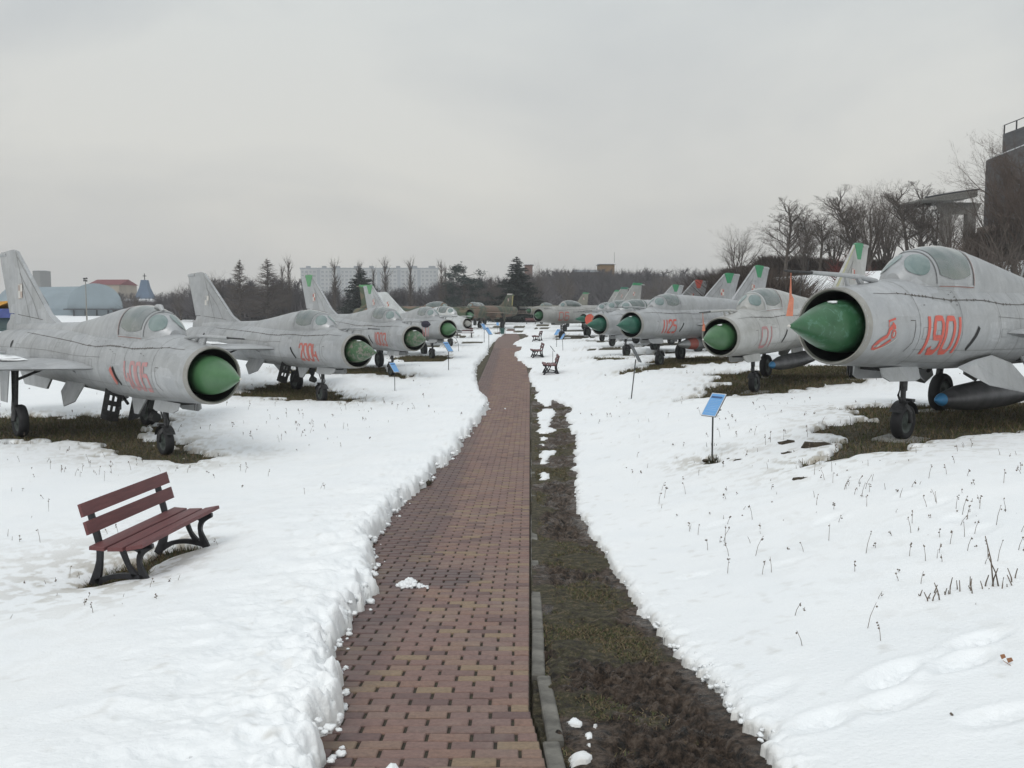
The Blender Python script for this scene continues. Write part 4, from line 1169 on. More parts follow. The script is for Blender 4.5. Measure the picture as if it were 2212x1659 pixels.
# lump of slush lying on the bricks and crumbs of snow along the verge
def lump(bmV, bmF, c, r, seed, flat=.65):
    rr = random.Random(seed); n1, n2 = 6, 8; b0 = len(bmV)
    ph = rr.uniform(0, 6)
    for i in range(n1 + 1):
        th = pi * i / n1
        for k in range(n2):
            a = 2 * pi * k / n2 + ph; q = r * (1 + rr.uniform(-.36, .36))
            bmV.append((c[0] + q * sin(th) * cos(a), c[1] + q * sin(th) * sin(a), c[2] + q * cos(th) * flat))
    for i in range(n1):
        for k in range(n2): bmF.append((b0 + i * n2 + k, b0 + (i + 1) * n2 + k, b0 + (i + 1) * n2 + (k + 1) % n2, b0 + i * n2 + (k + 1) % n2))
cV, cF = [], []; rc = random.Random(21)
LE = pxs(LEFT_EDGE)
for i in range(800):
    y = 2.6 * (60 / 2.6) ** (rc.random() ** 1.25)
    xe = np.interp(y, LE[:, 1], LE[:, 0])
    d = rc.random() ** 1.6 * (.75 if y < 20 else 1.2)
    x = xe - d + .03
    r = rc.uniform(.007, .026) * (1.2 if d < .25 else 1) * (1 + y / 40)
    if rc.random() < .06 and d < .3: x = xe + rc.random() * .10; r *= .45; zz = tz(x, y) + r * .3
    else:
        zz = tz(x, y) + .10 * (1 - math.exp(-d / .05)) + rc.uniform(-.005, .025)
    lump(cV, cF, (x, y, zz), r, i)
RE = pxs(RIGHT_EDGE); RE = RE[np.argsort(RE[:, 1])]
for i in range(260):
    y = 3.0 * (13 / 3.0) ** rc.random()
    xe = np.interp(y, RE[:, 1], RE[:, 0]); d = rc.random() ** 2 * .16
    x = xe + d; lump(cV, cF, (x, y, tz(x, y) + .035 * (1 - math.exp(-d / .03)) + rc.uniform(0, .015)), rc.uniform(.008, .018), i + 5000)
o = mesh('snow_crumbs', cV, cF, M_SNOW, None, True); tag(o, 'loose crumbs and clods of shovelled snow along the verges of the brick path', 'snow', kind='stuff')
V, Fc = [], []
p = px(885, 1266)
for i in range(60):
    a, q = rc.random() * 6.28, rc.random() ** .7
    dx, dy = cos(a) * q * .085, sin(a) * q * .075
    h = .05 * (1 - q) + .006
    lump(V, Fc, (p[0] + dx, p[1] + dy, p[2] + h), rc.uniform(.014, .028), i + 77)
for i in range(14):
    a = rc.random() * 1.0 - 1.2; lump(V, Fc, (p[0] + .06 + rc.random() * .09, p[1] - .02 - rc.random() * .06, p[2] + .006), rc.uniform(.006, .014), i + 177)
o = mesh('snow_lump', V, Fc, M_SNOW, None, True); tag(o, 'small heap of melting snow lying on the wet bricks of the path', 'snow lump')
V, Fc = [], []
for (qx, qy, r) in ((1109, 1040, 0), (1091, 884, .03), (737, 1634, .02), (1082, 1656, 0), (1069, 1634, 0)):
    if r: lump(V, Fc, tuple(px(qx, qy) + np.array([0, 0, .012])), r, int(qx))
o = mesh('snow_crumb', V, Fc, M_SNOW, None, True); tag(o, 'stray crumbs of snow dropped on the bare bricks', 'snow', kind='stuff')

# ---- grass blades on the bare ground
def blades(name, n, region, hmin, hmax, wd, seed, mat):
    rs = np.random.RandomState(seed)
    X, Y = region(rs, n)
    S, S0 = snow_sd(X, Y)
    mx_ = X - xr_path(Y)
    ok = (S < .10) & ((mx_ > .09) | (mx_ < -PW))
    g_ = fbm(X, Y, .7, 4, 81)
    mdv = np.where((S0 < .15) & (mx_ > .02), sstep(-.12, .14, g_ * 1.2 + (mx_ - .46) * .8), 0)
    ok &= rs.rand(n) > mdv * 1.08
    ok &= (fbm(X, Y, .25, 3, 91) + rs.rand(n) * .5) > -.06
    X, Y = X[ok], Y[ok]; k = len(X)
    Z = terrain(X, Y) - .02
    h = rs.uniform(hmin, hmax, k) * (1 + Y / 60); a = rs.rand(k) * 2 * pi; w = wd * (1 + Y / 9) * .5
    ln = rs.uniform(.2, 1.0, k) * h + (.022 if hmax < .02 else 0) * rs.rand(k); la = rs.rand(k) * 2 * pi
    V = np.stack([np.stack([X - w * np.cos(a), Y - w * np.sin(a), Z], -1), np.stack([X + w * np.cos(a), Y + w * np.sin(a), Z], -1),
                  np.stack([X + ln * np.cos(la), Y + ln * np.sin(la), Z + h], -1)], 1).reshape(-1, 3)
    o = np_mesh(name, V, np.arange(3 * k).reshape(-1, 3), mat, None, False)
    attr(o, 'tint', np.repeat(rs.rand(k), 3)); return o
m, t, b = nmat('winter_grass')
a_ = t.nodes.new('ShaderNodeAttribute'); a_.attribute_name = 'tint'
L(t, rampn(t, a_.outputs['Fac'], [(0, (.030, .030, .012)), (.25, (.070, .095, .026)), (.42, (.085, .080, .032)), (.62, (.13, .092, .050)), (.85, (.21, .16, .09)), (1, (.065, .034, .022))]), b.inputs['Base Color'])
b.inputs['Roughness'].default_value = .8
M_GRASS = m
def reg_verge(rs, n):
    Y = 3.0 * (32 / 3.0) ** (rs.rand(n)); X = xr_path(Y) + .08 + rs.rand(n) * (1.5 - Y * .01); return X, Y
o = blades('verge_grass', 190000, reg_verge, .006, .018, .004, 3, M_GRASS); tag(o, 'flattened winter grass in the muddy verge right of the path', 'grass', kind='stuff')
def reg_jets(rs, n):
    bb = [1, 2, 3, 4, 5, 6, 7, 8]; ar = [8, 8, 6, 4, 12, 12, 10, 1.2]; w = np.array(ar) / sum(ar)
    pick = rs.choice(len(bb), n, p=w); X = np.zeros(n); Y = np.zeros(n)
    for i, k in enumerate(bb):
        mk = pick == i; lo = BAREW[k].min(0) - .3; hi = BAREW[k].max(0) + .3
        X[mk] = rs.uniform(lo[0], hi[0], mk.sum()); Y[mk] = rs.uniform(lo[1], hi[1], mk.sum())
    return X, Y
o = blades('melt_patch_grass', 260000, reg_jets, .02, .075, .006, 4, M_GRASS); tag(o, 'brown winter grass showing in the melted patches under the jets', 'grass', kind='stuff')

# ---- dry stalks poking through the snow
m = simple('dry_stalk', (.19, .15, .12), (.09, .075, .06), .9, 0, 12); M_STALK = m
sm = MB(); rw_ = random.Random(44)
def stalk(x, y, h, sc=1.0, heads=True, mb=None):
    mb = mb if mb is not None else sm
    z = tz(x, y) + .04; a = rw_.random() * 6.28; ln = rw_.uniform(.05, .45) * h
    p0 = Vector((x, y, z)); p1 = p0 + Vector((cos(a) * ln * .4, sin(a) * ln * .4, h * .6)); p2 = p0 + Vector((cos(a) * ln, sin(a) * ln, h))
    w = .0014 * sc
    mb.tube([p0, p1, p2], [w * 1.3, w, w * .7], 3, False)
    if heads:
        for i in range(rw_.randint(1, 4)):
            q = p2 + Vector((rw_.uniform(-.006, .006), rw_.uniform(-.006, .006), rw_.uniform(-.02, .004))) * sc
            r = rw_.uniform(.0025, .0058) * sc
            mb.add([q + Vector((r, 0, 0)), q + Vector((-r, 0, 0)), q + Vector((0, r, 0)), q + Vector((0, -r, 0)), q + Vector((0, 0, r)), q + Vector((0, 0, -r))],
                   [(0, 2, 4), (2, 1, 4), (1, 3, 4), (3, 0, 4), (2, 0, 5), (1, 2, 5), (3, 1, 5), (0, 3, 5)])
ZONES = [(660, 945, 50, 22, 60), (700, 960, 40, 12, 20), (675, 1080, 25, 10, 12), (860, 885, 60, 14, 60), (300, 1030, 120, 12, 60), (240, 1190, 30, 10, 8), (640, 890, 120, 14, 60), (1500, 1200, 40, 18, 10), (1430, 1090, 40, 14, 12), (1700, 960, 70, 12, 26), (1850, 1150, 120, 30, 30),
         (2110, 1150, 60, 30, 36), (2060, 1120, 80, 20, 24), (1980, 1170, 60, 20, 14), (1760, 1200, 60, 24, 14), (1640, 1180, 60, 24, 12), (1620, 1250, 120, 30, 12), (2100, 1240, 70, 30, 22), (1950, 1260, 120, 30, 18), (1540, 930, 120, 30, 30), (1350, 905, 40, 8, 12), (1620, 905, 60, 14, 20), (1410, 820, 40, 6, 20), (1960, 1060, 160, 20, 40), (1800, 1050, 100, 18, 24), (2150, 1200, 40, 25, 16), (1280, 905, 60, 10, 10), (40, 1010, 80, 12, 30), (150, 1030, 100, 10, 30), (520, 1020, 60, 20, 14), (480, 930, 80, 12, 30), (90, 1120, 60, 30, 10), (1960, 1400, 160, 60, 14), (1750, 1450, 160, 60, 10), (900, 900, 60, 12, 14), (560, 1290, 120, 60, 4)]
for (zx, zy, sx, sy, n) in ZONES:
    for i in range(int(n * .34)):
        qx, qy = rw_.gauss(zx, sx), rw_.gauss(zy, sy)
        if qy < 730: continue
        p = px(qx, qy); stalk(p[0], p[1], rw_.uniform(.05, .20), 1 + p[1] / 14)
for i in range(1100):
    y = 6 * (55 / 6) ** rw_.random(); x = rw_.uniform(-.55, .56) * y
    if -2.6 < x - .2 < 1.4: continue
    if fbm(np.array([x]), np.array([y]), 3.0, 2, 99)[0] < .02: continue
    stalk(x, y, rw_.uniform(.03, .12), 1 + y / 12, rw_.random() < .5)
o = sm.build('dry_stalks', M_STALK); tag(o, 'dry weed stalks and seed heads poking out of the snow', 'weeds', kind='stuff')
# dark clod and tuft specks where the grass shows through
sp_ = MB()
M_CLOD = simple('dark_clod', (.07, .055, .035), (.03, .024, .018), .95, 0, 20)
def clod(qx, qy, w, seed, hh=.35):
    p = px(qx, qy); V, Fc = [], []; lump(V, Fc, (0, 0, 0), 1, seed, hh)
    sp_.add([(p[0] + v[0] * w, p[1] + v[1] * w * .6, p[2] + .05 + v[2] * w) for v in V], Fc)
for (qx, qy, w) in ((1735, 1047, .10), (1760, 975, .20), (1700, 968, .16), (1700, 990, .10), (1525, 1003, .06), (1575, 1000, .05), (1600, 1004, .08), (1500, 1155, .05), (1890, 1145, .05), (1950, 1060, .05), (1590, 1190, .05), (1660, 1158, .04), (75, 1215, .03), (240, 1212, .02), (1230, 1075, .03)):
    clod(qx, qy, w, int(qx))
o = sp_.build('soil_clods', M_CLOD, None, True); tag(o, 'dark molehill clods and soil lumps showing through the snow', 'soil', kind='stuff')
# the larger tuft at the right edge
tf = MB(); p = px(2140, 1300)
for i in range(34):
    x = p[0] + rw_.uniform(-.40, .22); y = p[1] + rw_.uniform(-.06, .12)
    stalk(x, y, rw_.uniform(.04, .13), 3.0, False, tf)
for (qx, h) in ((2147, .34), (2160, .20), (2140, .16), (2125, .12)):
    q = px(qx, 1298); stalk(q[0], q[1], h, 3.4, False, tf)
o = tf.build('dead_weed_tuft', M_STALK); o['kind'] = 'stuff'; o['label'] = 'large tuft of dead brown weed stems at the right edge of the snow'; o['category'] = 'weed tuft'
tw = MB(); p = px(2195, 1478)
tw.tube([p + np.array([.06, 0, .0]), p + np.array([.0, 0, .07]), p + np.array([-.05, .03, .10])], [.0028, .002, .0014], 5)
for q, s_ in ((np.array([-.055, .03, .105]), .022), (np.array([-.03, .02, .092]), .026)):
    q = p + q; tw.add([q, q + np.array([s_, .005, .008]), q + np.array([s_ * .8, .012, .022]), q + np.array([-.004, .01, .018])], [(0, 1, 2, 3)])
o = tw.build('dead_twig', simple('russet_leaf', (.26, .12, .06), (.15, .08, .05), .8)); tag(o, 'russet twig with dried leaves sticking out of the snow, bottom right', 'twig')
tw = MB(); p = px(925, 1048)
for i in range(9):
    q = p + np.array([rw_.uniform(-.06, .06), rw_.uniform(-.05, .05), .02]); tw.tube([q, q + np.array([rw_.uniform(-.05, .05), 0, rw_.uniform(.02, .09)])], [.006, .003], 4)
V, Fc = [], []; lump(V, Fc, (p[0], p[1], p[2] + .03), .05, 9); tw.add(V, Fc)
o = tw.build('leaf_clump', M_CLOD); tag(o, 'dark clump of dead leaves in the snow edge left of the path', 'leaves')
tw = MB(); p = px(952, 996)
V, Fc = [], []; lump(V, Fc, (p[0], p[1], p[2] + .08), .035, 4); tw.add(V, Fc); tw.tube([p + np.array([0, 0, .08]), p + np.array([-.09, 0, .15])], [.008, .003], 4)
o = tw.build('stone', M_CLOD); tag(o, 'small dark stone with a twig on the snow edge left of the path', 'stone')

# ================================================================== JETS
GRP_L, GRP_R = 'fighter jets in the row left of the path', 'fighter jets in the row right of the path'
build_jet('4005', JETS['4005'], 'silver grey fighter jet numbered 4005, nearest on the left of the path', dict(num='4005', side=-1, near=1, cone=M_CONE_A, nummat=M_REDP, reddoor=1, brake=1, mirror=1, paint=M_GREY, spine=SP_PF, insmat=simple('bleached_insignia', (.42, .33, .28), (.36, .30, .27), .7)), GRP_L)
build_jet('2004', JETS['2004'], 'silver grey fighter jet numbered 2004 with a flaking green nose cone', dict(num='2004', side=-1, mid=1, cone=M_CONE_C, nummat=M_RED, brake=1, insmat=M_GREY), GRP_L)
build_jet('1003', JETS['1003'], 'silver grey fighter jet numbered 1003 with a green fin cap and a covered pitot', dict(num='1003', side=-1, mid=1, cone=M_CONE_C, nummat=M_RED, cap='trap', capmat=M_GRNL, cover=1), GRP_L)
build_jet('l4', JETS['l4'], 'fourth silver jet on the left, plain green cone and faded green fin cap, half hidden', dict(side=-1, mid=1, cone=M_CONE_A, cap='trap', capmat=M_GRNL), GRP_L)
build_jet('1901', JETS['1901'], 'silver fighter jet numbered 1901 with red emblem and drop tank, largest at the right edge', dict(num='1901', near=1, cone=M_CONE_B, nummat=M_REDB, rib=(-1.0, .50), sidebrake=1, tank=(3.1, .50, .23), tanktip=M_BLUE, blocks='1901', paint=M_GREY, side=1), GRP_R)
build_jet('01', JETS['01'], 'pale silver fighter jet numbered 01 with a weathered green cone, second on the right', dict(num='01', near=1, cone=M_CONE_A, nummat=M_REDP, numbox=(1.30, 1.95, -.36, .16), paint=M_WARM, cap='trap', rib=(-.95, .42), tank=(3.2, .62, .22), tanktip=M_BLUE, blocks='01', framemat=M_PALE, finlead=simple('pale_yellow_edge', (.48, .47, .27), (.38, .38, .25), .6)), GRP_R)
build_jet('1125', JETS['1125'], 'silver fighter jet numbered 1125 with a glossy teal green cone and long spine', dict(num='1125', mid=1, cone=M_CONE_D, nummat=M_REDB, cap='trap', spine=SP_MF, tank=(3.6, .75, .24), tankmat=M_GREY, tankband=1), GRP_R)
build_jet('r4', JETS['r4'], 'two-seat silver jet with teal cone and red ribbon, left of the jet numbered 1125', dict(mid=1, cone=M_CONE_D, cap='trap', spine=SP_MF, rib=(-.6, .55), framemat=M_PALE, twin=1), GRP_R)
B_SM = [(a, b * (.74 + .26 * min(1, a / 3.5)), c * (.74 + .26 * min(1, a / 3.0)), d * (.74 + .26 * min(1, a / 3.5))) for a, b, c, d in BODY21]
def zat(x, y): return tz(x, y)
def far_pose(x, y, yaw, dz=0): return (x, y, zat(x, y) + .03 + dz, yaw, 0, 0)
build_jet('l5', far_pose(-2.93, 62, 126), 'bright pale two-seat jet with a small grey nose cone, fifth on the left', dict(side=-1, body=B_SM, paint=M_PALE, cone=M_CONE_E, coner=.62, tip=.55, fh=.88, framemat=M_WHITE, twin=1, insignia=True), GRP_L)
build_jet('r5', far_pose(4.47, 54, 47), 'silver jet with a red round intake plug and orange fin tip, behind the two-seater', dict(body=B_SM, plug=1, cap='trap', capmat=M_REDB, paint=M_GREY), GRP_R)
build_jet('r6', far_pose(4.86, 64, 48), 'silver jet whose dark intake shows beside the red plug, green trapezoid on the fin', dict(body=B_SM, cone=M_CONE_D, cap='trap'), GRP_R)
# swept wing attack jets
def scale_body(k, f, tipk=.86):
    return [(a * f, b * k * (tipk + (1 - tipk) * min(1, a / 3)), c * k * (tipk + (1 - tipk) * min(1, a / 3)) * (1 if a > 3 or True else 1), d * k * (tipk + (1 - tipk) * min(1, a / 3))) for a, b, c, d in [(0, .60, .60, -.60), (.3, .62, .62, -.62), (1.5, .66, .70, -.66), (3, .69, .76, -.69), (6, .70, .74, -.70), (10, .69, .70, -.69), (12.4, .56, .56, -.56)]]
B_SU = scale_body(1.0, 1.22)
CAN_SU = [(2.6, .14, .74, .5), (2.9, .28, .92, .5), (3.2, .36, 1.08, .5), (3.6, .40, 1.16, .5), (4.2, .41, 1.17, .5), (4.9, .36, 1.08, .5), (5.6, .2, .86, .5)]
SU = dict(body=B_SU, hc=1.95, paint=M_SU, canopy=CAN_SU, spine=None, boom='twin', plainfin=1, cap='full', fs=2.6, fz=.15, fh=1.02, slots=False, coner=.60, tip=.55, cone=M_CONE_B, wing=(5.2, 8.6, 9.2, 10.6, 4.4, -.05), ng=3.0, mg=8.6, ht=1.6, gs=1.3, num=None, lipmat=M_SU, rings=(1.2, 3, 5, 7, 9, 11), pylons=1, insz=(10.9, 1.6))
def su(key, x, y, yaw, label, grp, **kw):
    d = dict(SU); d.update(kw); return build_jet(key, far_pose(x, y, yaw), label, d, grp)
su('06', 2.05, 73, 50, 'dull grey swept wing attack jet numbered 06 beyond the silver fighters', GRP_R, num='06', nummat=M_RED, numbox=(1.9, 3.1, -.42, .25), numw=.09)
su('s2', 3.5, 94.8, 50, 'dull grey jet hidden behind the jet numbered 06, dark green fin cap beside it', GRP_R, capmat=simple('teal_fin_cap', (.03, .20, .13), None, .5))
su('s3', 4.9, 113.8, 50, 'grey jet with the smallest fin of the three overlapping green capped fins', GRP_R)
su('s4', 2.4, 136, 50, 'farthest dull grey jet, a tiny green cone peeping out left of the jet numbered 06', GRP_R, paint=simple('olive_grey_paint', (.24, .23, .18), (.18, .17, .14), .6, 0, 1))
CAMO = dict(paint=M_CAMO, lipmat=M_CAMO)
su('c1', -3.55, 79, 137, 'brown and green camouflaged attack jet with a green capped fin, left of the path', GRP_L, side=-1, cap='full', capmat=M_GRNL, **CAMO)
su('c2', -6.0, 104, 66, 'camouflaged jet standing side on beyond the left row with a white fin tip', 'camouflaged jets at the far end', capmat=M_WHITE, fh=.82, **CAMO)
su('c3', -6.3, 124, 64, 'farthest camouflaged jet with a bright green fin cap and yellow rudder', 'camouflaged jets at the far end', fh=.86, rudmat=simple('yellow_rudder', (.42, .38, .12), (.3, .26, .1), .6), **CAMO)
# emblem of the jet 1901 and a few markings
def decal(root_pose, B, side, polys, mat, name, parent, off=.005):
    mb = MB()
    for pl, w in polys: mb.add(*strip(lambda s, z: bpt(B, s, z=z, side=side, off=off), pl, w, .03))
    o = mb.build(name, mat, parent); o.location = (0, 0, HC); return o
jets = {o['label']: o for o in COL.objects if o.name.startswith('fighter_jet')}
J19 = [o for k, o in jets.items() if '1901' in k][0]
EP = lambda x, y: (.194 + (x - 220) * .00124, .12 - (y - 215) * .000585)
EL = lambda pts: [EP(*p) for p in pts]
decal(None, BODY21, -1, [(EL([(570, 215), (430, 275)]), .024), (EL([(440, 280), (432, 400)]), .014), (EL([(500, 320), (545, 385), (550, 440)]), .050), (EL([(485, 350), (500, 430), (450, 430)]), .050),
    (EL([(455, 420), (445, 520), (420, 590), (340, 655), (262, 745)]), .052), (EL([(262, 740), (230, 800), (245, 848), (295, 855), (390, 798), (450, 730), (520, 660)]), .034),
    (EL([(540 + 36 * cos(q), 545 + 76 * sin(q)) for q in np.linspace(0, 2 * pi, 14)]), .022)], M_REDB, 'emblem', J19)
decal(None, BODY21, -1, [(EL([(610, 630), (560, 700), (480, 780), (300, 885)]), .012), (EL([(300, 800), (345, 760)]), .034), (EL([(540, 500), (540, 590)]), .020)], M_WHITE, 'emblem_white', J19, .008)  # white painted parts of the emblem: crescent, foot and ring centre

# snow lying on the aircraft
def snow_patch(pose, s, y, z, lx_, ly_, label, h=.03):
    mb = MB(); V, Fc = [], []; lump(V, Fc, (0, 0, 0), 1, int(s * 100), 1)
    M = jmat(pose)
    o = mesh('snow_patch', [tuple(M @ Vector((s + v[0] * lx_, y + v[1] * ly_, HC + z + v[2] * h))) for v in V], Fc, M_SNOW, None, True)
    tag(o, label, 'snow patch', 'snow left lying on the jets')
for k, lab in (('1901', 'white patch of snow on the big green nose cone at the right edge'), ('01', 'white patch of snow on the cone of the second jet on the right'), ('2004', 'white patch of snow on the flaking nose cone of the second jet on the left'),
               ('1003', 'white patch of snow on the nose cone of the third jet on the left'), ('1125', 'white patch of snow on the teal nose cone of the third jet on the right')):
    snow_patch(JETS[k], -.10, (-.05 if JETS[k][3] < 90 else .04), .293, .06, .07, lab, .018)
for k, lab in (('4005', 'strip of snow along the near wing of the nearest left jet'), ('2004', 'strip of snow along the near wing of the second left jet'), ('1901', 'strip of snow along the near wing of the largest jet at the right edge'),
               ('01', 'strip of snow along the wing of the second right hand jet'), ('1125', 'strip of snow along the wing of the third right hand jet with the long spine')):
    sg = 1 if JETS[k][3] > 90 else -1
    snow_patch(JETS[k], 7.2, 1.3 * sg, .02, .9, .25, lab, .045)

# ================================================================== BENCHES, SIGNS, BIN
M_SLAT = simple('maroon_slat', (.155, .050, .050), (.105, .034, .036), .5, 0, 5, .2, .5, (1, 8, 8))
M_IRON = simple('black_cast_iron', (.022, .022, .027), (.012, .012, .014), .45, .2, 12)
def make_bench():
    root = empty('park_bench')
    # local: x along the bench, y towards the sitter's front, z up
    def curve(P, w, steps=6):
        """thick 2D stroke in the yz plane -> polygon outline (Catmull-Rom)"""
        P = [Vector((a, b)) for a, b in P]; q = [P[0]] + P + [P[-1]]; C = []
        for i in range(1, len(q) - 2):
            for k in range(steps):
                t_ = k / steps
                C.append(0.5 * ((2 * q[i]) + (-q[i - 1] + q[i + 1]) * t_ + (2 * q[i - 1] - 5 * q[i] + 4 * q[i + 1] - q[i + 2]) * t_ ** 2 + (-q[i - 1] + 3 * q[i] - 3 * q[i + 1] + q[i + 2]) * t_ ** 3))
        C.append(P[-1])
        n = len(C); W = [w[0] + (w[1] - w[0]) * i / (n - 1) for i in range(n)] if len(w) == 2 else [float(np.interp(i / (n - 1), np.linspace(0, 1, len(w)), w)) for i in range(n)]
        Lft, Rgt = [], []
        for i in range(n):
            d = (C[min(i + 1, n - 1)] - C[max(i - 1, 0)]).normalized(); nn = Vector((-d.y, d.x))
            Lft.append(C[i] + nn * W[i] / 2); Rgt.append(C[i] - nn * W[i] / 2)
        return Lft, Rgt
    def stroke(mb, x, P, w, th=.034):
        Lf, Rg = curve(P, w); V = []; Fc = []
        for a, b in zip(Lf, Rg): V += [(x - th / 2, a.x, a.y), (x + th / 2, a.x, a.y), (x + th / 2, b.x, b.y), (x - th / 2, b.x, b.y)]
        n = len(Lf)
        for i in range(n - 1):
            for k in range(4): Fc.append((i * 4 + k, i * 4 + (k + 1) % 4, i * 4 + 4 + (k + 1) % 4, i * 4 + 4 + k))
        Fc += [(3, 2, 1, 0), tuple(range((n - 1) * 4, n * 4))]
        mb.add(V, Fc)
    for x in (-.56, .56):
        b = MB()
        stroke(b, x, [(-.30, 0), (-.235, .12), (-.20, .26), (-.20, .40), (-.25, .58), (-.305, .765)], (.075, .085, .055, .055, .06, .045))
        stroke(b, x, [(.30, .0), (.245, .12), (.20, .24), (.225, .335), (.33, .395)], (.075, .07, .04, .055, .045))
        stroke(b, x, [(-.24, .06), (-.10, .115), (.06, .13), (.235, .11)], (.07, .04, .045, .06))
        stroke(b, x, [(.16, .13), (.09, .22), (.03, .36)], (.06, .035, .05))
        stroke(b, x, [(-.21, .385), (0, .375), (.20, .385), (.34, .40)], (.04, .035, .04, .03))
        stroke(b, x, [(.225, .335), (.16, .365), (.06, .355)], (.03, .02, .03))
        b.build('side_frame', M_IRON, root)
    def slat(c, d, ang, name='slat'):
        b = MB(); b.box((0, 0, 0), (1.45, d[0], d[1]), None, .005)
        o = b.build(name, M_SLAT, root); o.location = c; o.rotation_euler = (ang, 0, 0)
    slat((0, -.115, .408), (.150, .034), R(-3), 'seat_slat'); slat((0, .065, .405), (.150, .034), R(2), 'seat_slat'); slat((0, .255, .425), (.165, .034), R(10), 'seat_slat')
    slat((0, -.215, .575), (.115, .032), R(107), 'back_slat'); slat((0, -.262, .725), (.115, .032), R(107), 'back_slat')
    return root
bench0 = make_bench(); GRPB = 'maroon slatted benches beside the path'
def place_bench(o, p, yaw, label, rx=0, ry=0, scale=1.0, dz=0.02):
    o.location = (p[0], p[1], p[2] + dz); o.rotation_euler = (rx, ry, yaw); tag(o, label, 'bench', GRPB); o.scale = (scale,) * 3
# the near one on the left stands level
near_c = Vector((-3.10, 7.98, -2.30)); yaw_b = math.atan2(1.02, .11)
place_bench(bench0, near_c, yaw_b + pi, 'large maroon bench standing in the snow at the lower left, facing the path')
bench0.scale = (1.0, .84, .94); bench0.location.z = -2.30
def nb(): return copy_tree(bench0)
for (qx, qy, yw, lab, sc) in ((1190, 811, 90, 'nearest maroon bench right of the path, seen from its end before the jet numbered 1125', 1.0), (1161, 775, 93, 'second maroon bench right of the path, the compact one in the middle of three', 1.0),
                              (1161, 739, 80, 'third maroon bench right of the path, turned a little towards the camera', 1.0), (1003, 732, 190, 'dark bench left of the path below the small pale nose of the two-seat jet', 1.1),
                              (1147, 701, 185, 'tiny far bench on the snow beyond the bend of the path', 1.1)):
    o = nb(); place_bench(o, px(qx, qy), R(yw), lab, 0, 0, sc, .05)

M_PANEL, t, b = nmat('blue_board_print')
v = coords(t, 'Generated')
sx = t.nodes.new('ShaderNodeSeparateXYZ'); L(t, v, sx.inputs[0])
L(t, mixc(t, rampn(t, noise(t, v, 60, 2), [(.55, (0, 0, 0)), (.62, (.3, .3, .3))]), (.13, .34, .66), (.40, .55, .75)), b.inputs['Base Color']); b.inputs['Roughness'].default_value = .35
M_BOARD = simple('board_back', (.13, .14, .145), (.09, .095, .10), .5)
M_BRIM = simple('board_white_rim', (.62, .64, .66), (.5, .52, .54), .4)
M_POST = simple('sign_post_steel', (.05, .052, .055), (.028, .028, .03), .5, .3, 30)
GRPS = 'blue information boards on posts in front of the jets'
def make_sign():
    root = empty('information_sign')
    # the board faces -y and is tilted back like a lectern; post at the origin
    b = MB(); b.tube([(0, 0, -.1), (0, 0, .66)], .011, 8); b.build('post', M_POST, root, True, 40)
    b = MB(); b.box((0, 0, 0), (.24, .36, .016), None, .003); bd = b.build('board', M_BOARD, root)
    bd.location = (0, .02, .76); bd.rotation_euler = (R(52), 0, 0)
    b = MB(); b.box((0, 0, .0090), (.238, .358, .002)); b.build('rim', M_BRIM, bd)
    b = MB(); b.box((0, 0, .0105), (.218, .335, .002)); b.build('printed_panel', M_PANEL, bd)
    b = MB(); b.box((-.012, .115, .0125), (.165, .030, .0016)); b.box((.075, .115, .0135), (.022, .022, .0016)); b.build('heading_bar', simple('heading_blue', (.05, .11, .25), None, .4), bd)
    b = MB()
    for i in range(7): b.box((0, .07 - i * .026, .0122), (.18 - .02 * (i % 3), .006, .0012))
    b.box((0, -.135, .0122), (.15, .008, .0012)); b.build('text_lines', simple('print_pale_blue', (.30, .50, .76), None, .4), bd)
    b = MB(); b.tube([(.09, 0, .69), (.14, 0, .71)], .005, 5); b.build('clamp', M_POST, root)
    return root
sg0 = make_sign(); first = True
def sign(qx, qy, top, yaw, label, tilt=(0, 0), kx=1.0):
    global first
    p = px(qx, qy); h = (qy - top) / F * p[1]; k = h / .90
    o = sg0 if first else copy_tree(sg0); first = False
    o.location = (p[0], p[1], p[2] + .02); o.rotation_euler = (R(tilt[0]), R(tilt[1]), R(yaw)); o.scale = (k * kx, k, k)
    tag(o, label, 'sign', GRPS); return o
sign(1538, 1002, 853, -52, 'nearest blue information board on a post, right of the path before the jet numbered 1901')
sign(853, 849, 785, 52, 'blue information board on a post in front of the jet numbered 2004')
sign(969, 806, 740, 55, 'blue information board on a post below the green cone of the fourth left jet')
sign(1046, 742, 700, 50, 'left one of the two far blue boards standing together left of the path')
sign(1056, 758, 708, 55, 'right one of the two far blue boards, taller leaning post left of the path')
sign(1075, 718, 697, 10, 'small far blue board beside the green bin at the bend of the path')
sign(1363, 868, 742, 122, 'board seen edge on atop a bent leaning post before the jet numbered 1125', (0, -9), .30)
sign(1194, 788, 748, 95, 'board seen edge on right behind the nearest right hand bench')
sign(1202, 752, 712, -50, 'pale blue board far right of the path before the jet numbered 06', (0, 3))
sign(1216, 760, 722, -60, 'thin leaning post with a small pale board right of the far benches', (0, -4))
b = MB(); p = px(991, 762)
b.tube([p, p + np.array([-.03, 0, .55]), p + np.array([-.16, 0, .86]), p + np.array([-.34, 0, .95])], [.015, .015, .014, .012], 6)
o = b.build('bent_post', M_POST, None, True); tag(o, 'bent bare metal post under the fourth left jet', 'post')
p = px(1085, 724); root = empty('litter_bin', p); tag(root, 'small dark green litter bin at the left of the path bend', 'bin')
m = simple('green_bin_paint', (.03, .11, .10), (.02, .07, .065), .5)
b = MB(); V = []; Fc = []
for z, w in ((.12, .17), (.62, .22)): V += [(-w, -w, z), (w, -w, z), (w, w, z), (-w, w, z)]
